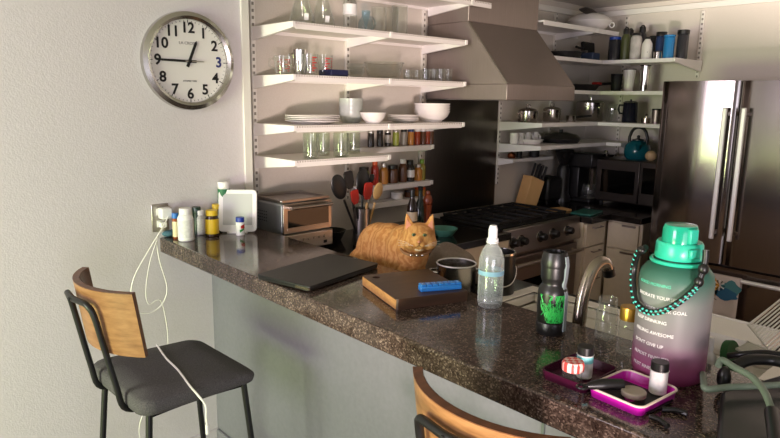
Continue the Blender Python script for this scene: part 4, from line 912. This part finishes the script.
MB().ell(hp(0, .066, .001), (.006, .005, .0042), HM).build('nose', M_pink, ct_)
MB().ell(hp(0, .042, -.034), (.016, .013, .008), HM).build('white_chin', noisy('white_fur', (214, 186, 150), (226, 204, 172), 120, .9), ct_)
cl = MB()
pc = Vector((-.040, -.162, .188))
cl.tube([pc+Vector((.058*math.cos(t), .054*math.sin(t), .014*math.sin(t+.8))) for t in [2*PI*i/28 for i in range(28)]], .005, 8, True)
co_ = cl.build('collar', mat('tan_collar', (150, 110, 74), .6), ct_)
for s_ in (-.02, 0, .02): MB().ell(Vector((-.045, -.17, .185))+fw*.062+sd*s_, (.005, .005, .005)).build('bell', M_chrome, co_)
wk = MB()
for s_ in (-1, 1):
    for j in range(3): wk.tube([hp(s_*.018, .058, -.018), hp(s_*.05, .06, -.014+.006*j), hp(s_*.075, .048, -.02+.01*j)], .0003, 4)
wk.build('whiskers', M_offw, ct_)
ms = MB()
ms.tube([hp(0, .0655, -.005), hp(0, .063, -.015)], .0012, 6)
for s_ in (-1, 1): ms.tube([hp(0, .063, -.015), hp(s_*.012, .058, -.021), hp(s_*.02, .05, -.019)], .0012, 6)
ms.build('mouth', mat('dark_mouth', (96, 52, 36), .7), ct_)

# ------------------------------------------------------------------ pot, towel, black pot behind the board
a = onz(457, 266, ZL+.15)
pt = thing('steel_pot', 'shiny steel pot behind the cutting board', 'pot', (1.69, 1.43, ZL), -.7); r = .074
a = ony(457, 264, 1.43)
pt.location = (1.757, 1.544, ZL); hp_ = .125
MB().lathe([(0, 0), (r*.95, 0), (r, .008), (r, hp_-.004), (r*1.04, hp_), (r*.98, hp_), (r*.96, .01), (0, .008)], seg=40).build('body', M_pot2, pt)
MB().tube([(r*1.0*math.cos(2*PI*i/40), r*1.0*math.sin(2*PI*i/40), hp_+.001) for i in range(40)], .0032, 8, True).build('rim', M_hand, pt)
for sgn in (-1, 1): MB().tube([(sgn*r, -.025, hp_-.03), (sgn*(r+.025), -.02, hp_-.028), (sgn*(r+.025), .02, hp_-.028), (sgn*r, .025, hp_-.03)], .004, 8).build('handle', M_chrome, pt)
bp = thing('black_pot', 'black lidless pot with steel rim and wire handle behind the clear bottle', 'pot', (1.835, 1.44, ZL)); r = .062
bp.location = (1.90, 1.455, ZL)
hb = .165
MB().lathe([(0, 0), (r*.95, 0), (r, .008), (r, hb), (r*.95, hb), (r*.93, .01), (0, .008)], seg=32).build('body', M_black, bp)
MB().lathe([(r*1.02, hb-.004), (r*1.02, hb+.003), (r*.94, hb+.003)], seg=32).build('rim', M_chrome, bp)
MB().tube([(1.06*r*math.cos(t), 1.06*r*math.sin(t), .105-.06*math.sin((t-PI*.83)/(PI*.95)*PI)) for t in [PI*.83+PI*.95*i/18 for i in range(19)]], .0035, 8).build('bail_handle', M_chrome, bp)
tg = thing('dish_towel', 'crumpled grey brown dish towel between the cat and the steel pot', 'towel', (1.90, 1.70, ZL), math.radians(-44))
vs = []; fs = []; nx, ny = 22, 20
for i in range(nx+1):
    for j in range(ny+1):
        u_, v_ = i/nx-.5, j/ny-.5; q = max(0, 1-(2*v_)**2)**.6*max(0, 1-(2*u_)**4)
        vs.append((u_*.23+.012*math.sin(9*v_), v_*.13+.01*math.sin(11*u_), .004+q*(.135+.014*math.cos(9*u_+1.2)+.01*math.sin(11*v_-5*u_))))
for i in range(nx):
    for j in range(ny): p = i*(ny+1)+j; fs.append((p, p+1, p+ny+2, p+ny+1))
cl = MB().add(vs, fs).build('cloth', noisy('taupe_cloth', (132, 118, 108), (150, 136, 126), 160, .95, bmp=.2), tg, ang=180); sm = cl.modifiers.new('s', 'SOLIDIFY'); sm.thickness = .003
sb = cl.modifiers.new('sub', 'SUBSURF'); sb.levels = sb.render_levels = 1

# ------------------------------------------------------------------ clear water bottle
x, y, r, h = stand(489.5, 225, 309, 26, ZB)
wbt = thing('clear_water_bottle', 'clear plastic water bottle with white sport cap on the bar', 'water bottle', (x, y, ZB))
hb = h*.80
MB().lathe([(0, .004), (r*.6, .004), (r*.9, 0), (r, .012), (r, h*.1), (r*.96, h*.12), (r, h*.14), (r, h*.52), (r*.97, h*.6), (r*.75, h*.70), (r*.45, h*.765), (r*.40, h*.78), (r*.40, h*.82), (r*.37, h*.82), (r*.37, h*.78), (r*.7, h*.7), (r*.94, h*.58), (r*.96, .014), (0, .008)], seg=36).build('body', glassy('bottle_pet', (246, 249, 250), .12, 1.5, .6, .2), wbt)
MB().lathe([(r*1.012, h*.40), (r*1.012, h*.455)], seg=36).build('label_band', mat('pale_blue_band', (150, 196, 220), .4), wbt)
MB().lathe([(0, h*.805), (r*.46, h*.805), (r*.46, h*.835), (r*.36, h*.85), (r*.36, h*.95), (r*.26, h), (0, h)], seg=24).build('cap', mat('frosted_cap', (222, 224, 224), .35), wbt)
MB().lathe([(r*.43, h*.79), (r*.5, h*.79), (r*.5, h*.80), (r*.43, h*.80)]).build('neck_ring', M_offw, wbt)

# ------------------------------------------------------------------ black sport bottle with green print
x, y, r, h = stand(550, 251, 337, 31, ZB)
sbt = thing('sports_bottle', 'black squeeze bottle with tangled green line print on the bar', 'water bottle', (x, y, ZB), math.radians(-42)); r = min(r, .05)
MB().lathe([(0, 0), (r*.93, 0), (r, .008), (r, h*.14), (r*.97, h*.15), (r, h*.165), (r, h*.5), (r*.96, h*.56), (r*.78, h*.60), (r*.76, h*.63), (r*.86, h*.68), (r*.88, h*.7), (r*.88, h*.82), (0, h*.82)], seg=36).build('body', M_black, sbt)
MB().lathe([(0, h*.821), (r*.9, h*.821), (r*.94, h*.86), (r*.86, h*.95), (r*.78, h), (r*.6, h), (r*.58, h*.965), (0, h*.965)], seg=36).build('cap', M_black, sbt)
random.seed(3); gp = MB()
for i in range(46):
    a0 = -PI*.5+random.uniform(-1.05, .8); z0 = random.uniform(.19, .48)*h; pts = []; da = random.uniform(-.5, .5); dz = random.uniform(-.1, .1)*h
    for q in range(9):
        aa = max(-PI*.5-1.15, min(-PI*.5+.95, a0+da*q/8+.14*math.sin(q*1.9+i))); zz = max(h*.172, min(h*.5, z0+dz*q/8+.011*math.sin(q*1.4+i*2)))
        pts.append((r*1.002*math.cos(aa), r*1.002*math.sin(aa), zz))
    gp.tube(pts, .001, 5)
gp.build('line_print', mat('neon_green', (46, 186, 84), .45), sbt)
st_ = [(r*1.01, .012), (r*1.01, h*.5), (r*.8, h*.6), (r*.9, h*.7), (r*.95, h*.86), (r*.85, h*.96)]
dirs = Vector((.72, -.70, 0)); mbx = MB(); tn = Vector((.70, .72, 0)); vs = []
for q, z in st_:
    for s_ in (-.007, .007): vs.append(dirs*(q+.0015)+tn*s_+Vector((0, 0, z)))
    for s_ in (.007, -.007): vs.append(dirs*(q-.004)+tn*s_+Vector((0, 0, z)))
mbx.add(vs, [(4*i+k, 4*i+(k+1) % 4, 4*i+4+(k+1) % 4, 4*i+4+k) for i in range(len(st_)-1) for k in range(4)]+[(3, 2, 1, 0), tuple(range(4*len(st_)-4, 4*len(st_)))])
mbx.build('grey_strip', mat('grey_silicone', (122, 132, 138), .5), sbt)

# ------------------------------------------------------------------ glass jars
x, y, r, h = stand(606, 297, 341, 23, ZB); x = min(x, 1.47)
o = thing('open_glass_jar', 'empty open glass jar beside the faucet', 'jar', (x, y, ZB))
MB().lathe([(0, .001), (r*.9, .001), (r, .006), (r, h*.68), (r*.85, h*.76), (r*.8, h*.8), (r*.86, h*.83), (r*.84, h*.98), (r*.86, h), (r*.78, h), (r*.76, h*.8), (r*.94, h*.66), (r*.92, .009), (0, .006)], seg=32).build('body', M_glassg, o)
x, y, r, h = stand(626.5, 306, 357, 22, ZB)
o = thing('gold_lid_jar', 'glass jar with a gold metal lid beside the giant bottle', 'jar', (x, y, ZB))
MB().lathe([(0, .001), (r*.9, .001), (r, .006), (r, h*.62), (r*.88, h*.7), (r*.86, h*.78), (0, h*.78)], seg=32).build('body', M_glassg, o)
MB().lathe([(0, h*.735), (r*.98, h*.735), (r*.98, h*.97), (r*.93, h), (0, h)], seg=40).build('lid', mat('gold_lid', (206, 158, 70), .28, .9), o)

# ------------------------------------------------------------------ giant ombre bottle
x, y, r, h = stand(673, 221, 386, 77, ZB); r = .0775
gb = thing('giant_water_bottle', 'giant motivational water bottle shading from green to pink, teal lid', 'water bottle', (1.398, .563, ZB), math.radians(-22)); gb.location = (x-.012, y+.012, ZB)
hB = h*.735
MB().lathe([(0, .004), (r*.8, .004), (r*.92, 0), (r*.99, .012), (r, .03), (r, hB*.86), (r*.96, hB*.93), (r*.82, hB*.985), (r*.62, hB*1.02), (r*.60, hB*1.06), (0, hB*1.06)], seg=48).build('body', M_ombre, gb)
M_teal = mat('teal_plastic', (48, 190, 160), .3, Subsurface_Weight=.15); M_tealc = mat('clear_teal', (20, 160, 130), .15)
MB().lathe([(0, hB*1.055), (r*.62, hB*1.055), (r*.64, hB*1.07), (r*.62, hB*1.18), (r*.58, hB*1.20), (0, hB*1.20)], seg=40).build('lid', M_teal, gb)
MB().lathe([(0, hB*1.201), (r*.47, hB*1.201), (r*.46, hB*1.31), (r*.42, hB*1.345), (0, hB*1.355)], (-r*.08, -r*.06, 0), 40).build('flip_cap', M_tealc, gb)
MB().box((-.008, -r*.52, hB*1.27), (.022, .012, .032)).build('flip_tab', M_teal, gb, bev=.003)
MB().box((-.008, -r*.64, hB*1.13), (.026, .01, .02)).build('lock_button', M_teal, gb, bev=.003)
ring = MB().tube([(r*.70*math.cos(t), r*.70*math.sin(t), hB*1.03) for t in [2*PI*i/40 for i in range(40)]], .0045, 8, True).build('carry_ring', M_teal, gb)
wt = mat('white_print', (236, 232, 232), .5)
lines = ['GOOD MORNING', 'HYDRATE YOURSELF', 'REMEMBER YOUR GOAL', 'KEEP DRINKING', 'FEELING AWESOME', "DON'T GIVE UP", 'ALMOST FINISHED', 'MUST FINISH']
for i, t in enumerate(lines):
    zz = hB*(.86-.105*i)
    def wr(v, zz=zz):
        a = -PI/2-1.9+v.x/r; q = r*1.004+v.z; return (q*math.cos(a), q*math.sin(a), zz+v.y)
    MB().text(t, .0105 if i else .0095, wr, 'LEFT', .0003).build('slogan', wt if i else mat('mint_print', (96, 208, 176), .5), gb)
# grip dents
# paracord strap, in world directions turned into the bottle's frame
def cordpt(px, py, off): 
    p = Vector(gb.location)+Vector((0, 0, 0)); d = ray(px, py); c2 = Vector((p.x, p.y)); dd = Vector((d.x, d.y))
    a_ = dd.dot(dd); b_ = -2*dd.dot(c2); c_ = c2.dot(c2)-(r+off)**2; disc = b_*b_-4*a_*c_
    t = (-b_-math.sqrt(disc))/(2*a_) if disc > 0 else c2.dot(dd)/a_
    q = CAM+d*t-p; return Matrix.Rotation(-gb.rotation_euler.z, 3, 'Z') @ q
path = [cordpt(*q) for q in ((646, 247, .004), (638, 254, .010), (634, 268, .012), (633, 284, .014), (636, 301, .014), (646, 311, .014), (659, 312, .014), (673, 306, .014), (687, 296, .014), (696, 287, .012), (701, 276, .012), (705, 262, .010), (706, 250, .008))]
sp = spline(path, 6)
MB().tube(sp, .0065, 10).build('paracord_strap', M_black, gb)
L0 = MB()
for i in range(5, len(sp)-17, 1):
    outv = Vector((sp[i].x, sp[i].y, 0)).normalized()*.0042+Vector((0, 0, .0034 if i % 2 else -.0034)); L0.ell(sp[i]+outv, (.0034, .0034, .0024), None, 8, 6)
L0.build('teal_weave', mat('teal_cord', (84, 206, 190), .6), gb)
[MB().ell(sp[i_], q_).build('strap_knot', M_black, gb) for i_, q_ in ((-16, (.010, .010, .012)), (-10, (.011, .011, .013)), (3, (.010, .010, .009)))]

# ------------------------------------------------------------------ trays with small things
def tray(name, label, C4, z, h, m, mr, lip):
    c = sum((Vector(q) for q in C4), Vector((0, 0)))/4; ux = ((Vector(C4[1])-Vector(C4[0]))+(Vector(C4[2])-Vector(C4[3])))/2; uy = ((Vector(C4[3])-Vector(C4[0]))+(Vector(C4[2])-Vector(C4[1])))/2
    an = math.atan2(ux.y, ux.x); W_, H_ = ux.length, uy.length
    o = thing(name, label, 'tray', (c.x, c.y, z), an, 'small trays on the bar')
    n = len(rr2(1, 1, .1)); o1, o2, i2, i1 = rr2(W_*.94, H_*.94, .014), rr2(W_, H_, .018), rr2(W_-.006, H_-.006, .016), rr2(W_*.94-.006, H_*.94-.006, .012)
    vs = [(p, q, 0) for p, q in o1]+[(p, q, h) for p, q in o2]+[(p, q, h) for p, q in i2]+[(p, q, .003) for p, q in i1]
    fs = [tuple(range(n-1, -1, -1)), tuple(range(3*n, 4*n))]+[(k*n+i, k*n+(i+1) % n, (k+1)*n+(i+1) % n, (k+1)*n+i) for k in range(3) for i in range(n)]
    MB().add(vs, fs).build('pan', m, o, ang=30)
    if lip: MB().tube([(p*.994, q*.994, h+.0005) for p, q in o2], .0026, 8, True).build('rim', mr, o)
    return o
zt_ = ZB+.02
q1 = [onz(*p, zt_).xy for p in ((537, 370), (590, 387), (615, 368), (577, 352))]
q2 = [onz(*p, ZB+.018).xy for p in ((590.5, 388), (646, 413), (675, 388), (622, 369))]
T1 = tray('maroon_tray', 'dark maroon square tray holding a jam jar and a vial', q1, ZB, .022, mat('maroon_plastic', (64, 14, 40), .25), None, False)
T2 = tray('magenta_tray', 'black tray with magenta sides and pale rim holding a grinder', q2, ZB, .02, mat('magenta_metal', (190, 24, 160), .3), mat('ivory_rim', (232, 214, 196), .35), True)
c2_ = T2.location
MB().prism(rr2(.13, .10, .01), .0032, .0045).build('liner', M_blackm, T2)
def vial(px, yt, yb, w, lb, band):
    x, y, r, h = stand(px, yt, yb, w, ZB+.0045)
    o = bottle('supplement_vial', lb, 'bottle', (x, y, ZB+.0048), r, h, M_offw, M_black, .26, .96, .03, 'black capped white vials', M_paper, (.1, .68), 1.02)
    if band: MB().lathe([(r*1.02, h*.5), (r*1.02, h*.7)], seg=24).build('teal_band', mat('aqua_band', (120, 196, 200), .5), o)
    return o
vial(583.5, 345.5, 380, 17, 'black-capped white vial standing in the maroon tray', True)
vial(657, 361, 396, 19, 'black-capped white vial standing in the magenta tray', False)
x, y, r, h = stand(571.5, 360, 388, 23.5, ZB+.0045)
jj = thing('jam_jar', 'mini jam jar with red gingham lid in the maroon tray', 'jar', (x, y, ZB+.0035))
MB().lathe([(0, .001), (r*.8, .001), (r*.85, .005), (r*.88, h*.5), (r*.8, h*.64), (0, h*.64)], seg=20).build('body', M_glassg, jj)
def gingham():
    m = mat('red_gingham', (220, 60, 50), .4); v = coords(m, (110, 110, 0.001)); k = N(m, 'ShaderNodeTexChecker'); k.inputs['Scale'].default_value = 1; k.inputs['Color1'].default_value = lin((222, 70, 62)); k.inputs['Color2'].default_value = lin((244, 206, 198)); L(m, v, k.inputs['Vector']); L(m, k.outputs['Color'], bsdf(m).inputs['Base Color']); return m
MB().lathe([(0, h*.62), (r, h*.62), (r*1.02, h*.9), (r*.9, h), (0, h)], seg=24).build('lid', gingham(), jj)
a = onz(633, 402, ZB+.0048); 
gr = thing('herb_grinder', 'round silver tin grinder in the magenta tray', 'grinder', (a.x+.012, a.y+.006, ZB+.0048)); rg_ = .024
MB().cyl(rg_, 0, .009, seg=32).build('base', M_chrome, gr); MB().lathe([(0, .0095), (rg_*1.02, .0095), (rg_*1.02, .018), (rg_*.92, .02), (0, .0205)], seg=32).build('lid', mat('pewter_lid', (172, 160, 142), .4, .35), gr)
a = onz(583, 386, ZB+.028); b = onz(622, 388, ZB+.02); b.z = ZB+.026
lt = thing('black_pipe', 'black handled tool resting across the rims of both trays', 'tool', (a.x, a.y, ZB+.0275)); dv = b-a; dv.z = 0
MB().tube(spline([(0, 0, 0), dv*.25+Vector((0, 0, .001)), dv*.6+Vector((0, 0, .002)), dv], 6), .006, 10, rr=[.0045+.0075*min(1, i/10) for i in range(19)]).build('shaft', M_black, lt)
MB().tube([Vector((.010*math.cos(t)-.004, .010*math.sin(t), 0)) for t in [2*PI*i/16 for i in range(16)]], .003, 8, True).build('ring', M_black, lt)
for (p0, p1, lb) in (((662, 409), (687, 413), 'black hair clip on the bar right of the magenta tray'), ((650, 416), (668, 426), 'black hair clip on the bar edge below the magenta tray')):
    a = onz(*p0, ZB+.006); b = onz(*p1, ZB+.006); d = b-a
    o = thing('hair_clip', lb, 'clip', (a.x, a.y, ZB), 0, 'black clips'); n_ = Vector((-d.y, d.x, 0)).normalized()*.004
    MB().tube([(0, 0, .005), d*.5+n_+Vector((0, 0, .007)), d+Vector((0, 0, .006))], .005, 8).build('jaw', M_black, o); MB().tube([n_*2+Vector((0, 0, .0045)), d*.5+n_*2.2+Vector((0, 0, .0045)), d+n_*-1+Vector((0, 0, .0045))], .004, 8).build('lever', M_black, o)

# ------------------------------------------------------------------ right end: dish rack, soap, hose machine
sp_ = onz(711, 362, ZB)
o = bottle('soap_bottle', 'small white bottle behind the giant bottle', 'bottle', (1.562, .548, ZL), .017, .175, M_offw, M_offw, .2, .4, .12)
o = thing('scrub_brush', 'round green scrubber leaning by the sink edge', 'brush', (1.602, .512, ZL)); b = MB().cyl(.045, -.008, .008, (0, 0, 0), 28, M=Matrix.Rotation(PI/2-.25, 3, 'X') ); b.v = [(p[0], p[1], p[2]+.12) for p in b.v]; b.build('pad', mat('green_scrub', (30, 84, 40), .7), o); MB().tube([(0, 0, 0), (0, .0, .09)], .008, 8).build('handle', mat('green_scrub2', (24, 60, 34), .5), o)
dt = thing('drain_tray', 'white plastic dish tray at the far edge of the sink below the tea towel', 'tray', (2.03, .665, ZL+.0075)); dt.scale = (1, .72, 1)
MB().bx(-.085, .085, -.16, .16, 0, .006).bx(-.09, -.085, -.165, .165, .003, .05).bx(.085, .09, -.165, .165, .003, .05).bx(-.085, .085, -.165, -.16, .003, .05).bx(-.085, .085, .16, .165, .003, .05).build('pan', mat('white_drain', (230, 225, 218), .35), dt)
MB().bx(-.084, .084, -.159, .159, .03, .046).build('folded_cloth', mat('white_cloth', (232, 228, 222), .8), dt, bev=.006)
# wire racks: two tilted striped grids
def grid(name, label, P0, P1, P2, n, m, rw=.0022, fr=.004):
    P0, P1, P2 = Vector(P0), Vector(P1), Vector(P2); o = thing(name, label, 'rack', P0, 0, 'wire racks by the sink'); a, b = P1-P0, P2-P0
    MB().tube([Vector((0, 0, 0)), a, a+b, b], fr, 8, True).build('frame', m, o); w_ = MB()
    for i in range(1, n): w_.tube([a*(i/n), a*(i/n)+b], rw, 6)
    w_.build('wires', m, o); return o
M_wire = mat('white_wire', (216, 212, 200), .35)
p0 = onx(749, 325, 1.62); p1 = onx(778, 362, 1.50); p2 = onx(785, 296, 1.80)
grid('dish_rack_panel', 'large white wire rack leaning up at the right edge', p0, p1, p2, 13, M_wire)
grid('cooling_rack', 'smaller white wire rack lying under the leaning one', onz(737, 349, ZB+.02), onz(748, 342, ZB+.02), onz(765, 362, ZB+.02), 7, M_wire)
bx0 = thing('machine_case', 'dark grey smooth machine case at the right end of the bar', 'machine', (1.31, .345, ZB), 0)
q = [onz(*p, ZB+.03) for p in ((721, 392), (716, 452), (800, 460), (790, 372))]
MB().prism([(p.x-1.31, p.y-.345) for p in q], 0, .032).build('shell', mat('charcoal_gloss', (26, 28, 27), .36), bx0, bev=.008, seg=3)
hs = [onz(708, 388, ZB+.07), onz(701, 380, ZB+.065), onz(706, 372, ZB+.06), onz(730, 374, ZB+.06), onz(752, 374, ZB+.06), onz(775, 372, ZB+.06), onz(800, 370, ZB+.06)]
hs2 = [onz(800, 366, ZB+.085), onz(752, 372, ZB+.085), onz(735, 362, ZB+.085), onz(722, 362, ZB+.085)]
hp3 = [onz(704, 383, ZB+.05), onz(707, 389, ZB+.05), onz(730, 387, ZB+.05), onz(757, 386, ZB+.05), onz(790, 384, ZB+.05)]
hp4 = [onz(718, 366, ZB+.075), onz(722, 360, ZB+.085), onz(736, 368, ZB+.085), onz(752, 377, ZB+.085), onz(764, 391, ZB+.08), onz(771, 408, ZB+.07), onz(773, 418, ZB+.065)]
M_hose = noisy('grey_green_hose', (98, 110, 96), (110, 122, 108), 40, .5)
ho = thing('breathing_hose', 'grey green flexible hose curling across the machine at the right edge', 'hose', (1.3, .38, ZB)); o0 = Vector((1.3, .38, ZB))
MB().tube([Vector(p)-o0 for p in spline([onz(703, 374, ZB+.03)]+hp3, 8)], .0066, 12).build('lower_run', M_hose, ho)
MB().tube([Vector(p)-o0 for p in spline(hp4, 8)], .0066, 12).build('upper_run', M_hose, ho)
MB().tube([Vector(p)-o0 for p in (onz(772, 412, ZB+.066), onz(775, 432, ZB+.058), onz(777, 450, ZB+.05))], .013, 14).build('connector', M_black, ho)
ms_ = thing('breathing_mask', 'black mask with straps lying behind the hose', 'mask', tuple(onz(752, 372, ZB+.06))); o1 = ms_.location.copy()
o1.z = ZB; ms_.location = o1
MB().tube([Vector(p)-o1 for p in spline([onz(735, 366, ZB+.05), onz(750, 360, ZB+.06), onz(770, 360, ZB+.06), onz(790, 364, ZB+.06)], 8)], .012, 12).build('cushion', M_black, ms_)
MB().tube([Vector(p)-o1 for p in spline([onz(728, 356, ZB+.04), onz(745, 354, ZB+.055), onz(765, 353, ZB+.06), onz(790, 356, ZB+.06)], 8)], .007, 10).build('strap', M_black, ms_)
MB().ell(Vector(onz(724, 378, ZB+.03))-o1, (.016, .014, .026)).build('elbow', M_black, ms_)

# ------------------------------------------------------------------ bar stools
def stool(label, loc, rz):
    o = thing('bar_stool', label, 'stool', loc, rz, 'bar stools')
    # local: +x front (towards bar), seat top z .76
    n = 10; vs = []; fs = []
    pl = rr2(.41, .435, .05, 6); k = len(pl)
    rings = [(.90, .715), (.985, .722), (1.0, .735), (.995, .752), (.95, .762), (.6, .764)]
    for s_, z in rings:
        for p, q in pl: vs.append((p*s_, q*s_, z-(.012*(p/.2)**2 if z > .74 and p > 0 else 0)+(.01*(abs(p)/.2)**2 if p < 0 and z > .74 else 0)))
    for a in range(len(rings)-1):
        for i in range(k): fs.append((a*k+i, a*k+(i+1) % k, (a+1)*k+(i+1) % k, (a+1)*k+i))
    fs += [tuple(range(k-1, -1, -1)), tuple(range((len(rings)-1)*k, len(rings)*k))]
    MB().add(vs, fs).build('seat', M_seat, o, ang=60)
    # backrest: curved plywood
    ns = 18; Rb = .27; vs = []; fs = []; t_ = .02; BX = .012
    for i in range(ns+1):
        a = -.80+1.6*i/ns
        for rad in (Rb, Rb-t_):
            for z, lean in ((.905, 0), (1.105, -.028)):
                vs.append((BX-rad*math.cos(a)+lean, rad*math.sin(a)*1.03, z))
    for i in range(ns):
        a = 4*i; b = a+4; fs += [(a, b, b+1, a+1), (a+2, a+3, b+3, b+2), (a, a+2, b+2, b)]
    fs += [(0, 1, 3, 2), (4*ns, 4*ns+2, 4*ns+3, 4*ns+1)]
    br = MB().add(vs, fs).build('backrest', M_oak, o, ang=40)
    tp = MB(); vs = []; fs = []
    for i in range(ns+1):
        a = -.80+1.6*i/ns
        for rad in (Rb, Rb-t_): vs += [(BX-rad*math.cos(a)-.028, rad*math.sin(a)*1.03, 1.105), (BX-rad*math.cos(a)-.0282, rad*math.sin(a)*1.03, 1.1075)]
    for i in range(ns):
        a = 4*i; b = a+4; fs += [(a, b, b+1, a+1), (a+2, a+3, b+3, b+2), (a+1, b+1, b+3, a+3)]
    for e_ in (0, 4*ns): fs.append((e_, e_+1, e_+3, e_+2))
    # dark inner veneer and top edge
    for i in range(ns+1):
        a = -.80+1.6*i/ns; rad = Rb-t_-.0015; vs += [(BX-rad*math.cos(a), rad*math.sin(a)*1.03, .905), (BX-rad*math.cos(a)-.028, rad*math.sin(a)*1.03, 1.1075)]
    q0 = 4*(ns+1)
    for i in range(ns): fs.append((q0+2*i, q0+2*i+1, q0+2*i+3, q0+2*i+2))
    for e_ in (0, ns):
        a = -.80+1.6*e_/ns; sgn = -1 if e_ == 0 else 1; p = len(vs)
        for rad in (Rb, Rb-t_-.0015): vs += [(BX-rad*math.cos(a), rad*math.sin(a)*1.03+sgn*.0015, .905), (BX-rad*math.cos(a)-.028, rad*math.sin(a)*1.03+sgn*.0015, 1.1075)]
        fs.append((p, p+1, p+3, p+2))
    lab(tp.add(vs, fs).build('edge_band', M_oakd, br), 'darker walnut edge and inner face of the backrest')
    # steel frame: back loop and legs
    bl = [(-.165, -.105, .70), (-.214, -.105, .725), (-.232, -.105, .80), (-.258, -.10, .93), (-.278, -.097, 1.03), (-.290, -.085, 1.062), (-.296, -.06, 1.068), (-.303, 0, 1.068), (-.296, .06, 1.068), (-.290, .085, 1.062), (-.278, .097, 1.03), (-.258, .10, .93), (-.232, .105, .80), (-.214, .105, .725), (-.165, .105, .70)]
    MB().tube(spline(bl, 4), .0095, 12).build('back_loop', M_bmetal, o)
    bolt = MB().lathe([(0, 0), (.006, 0), (.005, .003), (0, .003)], (-.3125, .0, 1.068), 12, Matrix.Rotation(-PI/2, 3, 'Y')).build('bolt', M_rub, o)
    for sx in (-1, 1):
        for sy in (-1, 1):
            l = MB().tube([(sx*.165, sy*.175, .712), (sx*.225, sy*.21, .02)], .0105, 12).build('leg', M_bmetal, o); MB().cyl(.012, 0, .022, (sx*.225, sy*.21, 0), 12).build('foot_cap', M_rub, l)
    fr_ = MB().tube([(.165, -.175, .705), (.165, .175, .705), (-.165, .175, .705), (-.165, -.175, .705)], .0095, 10, True).build('seat_frame', M_bmetal, o)
    MB().tube([(sx*.203, sy*.197, .28) for sx, sy in ((1, -1), (1, 1), (-1, 1), (-1, -1))], .008, 10, True).build('footrest', M_bmetal, o)
    return o
s1 = stool('wooden-backed bar stool with charcoal seat at the left, standing free by the wall', (.835, 2.0, 0), math.radians(2))
s2 = dup(s1, (1.10, .70, 0), math.radians(-2), 'nearest wooden-backed bar stool pushed up to the bar, only its backrest in view')

# ------------------------------------------------------------------ light
w = bpy.data.worlds.new('world'); sc.world = w; w.use_nodes = True; w.node_tree.nodes['Background'].inputs[0].default_value = (.75, .82, .9, 1); w.node_tree.nodes['Background'].inputs[1].default_value = .6
def area(name, loc, target, sx, sy, power, col):
    l = bpy.data.lights.new(name, 'AREA'); l.shape = 'RECTANGLE'; l.size = sx; l.size_y = sy; l.energy = power; l.color = col
    o = bpy.data.objects.new(name, l); COL.objects.link(o); o.location = loc; o.rotation_euler = (Vector(target)-Vector(loc)).to_track_quat('-Z', 'Y').to_euler(); return o
area('assumed_window_sky_light', (-2.66, 1.55, 1.72), (.8, 1.9, 1.9), 1.4, .8, 84, (.95, .85, 1))  # lamp standing in for assumed sky light at the unseen window
area('assumed_window_garden_light', (-2.66, 1.55, .7), (.8, 2.0, .2), 1.4, .6, 108, (.78, 1, .42))  # added green lamp for assumed garden light on the lower wall
area('assumed_door_daylight', (-1.2, -2.86, 1.05), (.0, 0, 1.3), 2.0, 2.0, 66, (.88, .86, 1))  # lamp for assumed daylight through the unseen front door
def spot(name, loc, target, power, col, ang, blend, rad):
    l = bpy.data.lights.new(name, 'SPOT'); l.energy = power; l.color = col; l.spot_size = math.radians(ang); l.spot_blend = blend; l.shadow_soft_size = rad
    o = bpy.data.objects.new(name, l); COL.objects.link(o); o.location = loc; o.rotation_euler = (Vector(target)-Vector(loc)).to_track_quat('-Z', 'Y').to_euler(); return o
spot('added_kitchen_wall_fill', (-1.75, -2.24, .58), (2.26, 2.35, 1.56), 1180, (1, .80, .74), 19, .75, .24)  # added narrow spot, assumed low source, lights kitchen wall but spares clock wall
spot('right_wall_fill', (-1.7, -2.2, .12), (4.65, .9, 2.08), 4200, (1, .84, .80), 24, .85, .24)  # added fill spot to brighten the right wall, no real source there
area('added_warm_lamp', (3.9, -.7, .06), (2.4, 2.2, 1.0), 1.3, 1.3, 9, (1, .45, .2))  # added lamp for an assumed warm source, placed to reflect in the toaster front

sc.view_settings.view_transform = 'Standard'; sc.view_settings.look = 'None'; sc.view_settings.exposure = 0; sc.view_settings.gamma = 1; sc.view_settings.use_curve_mapping = False
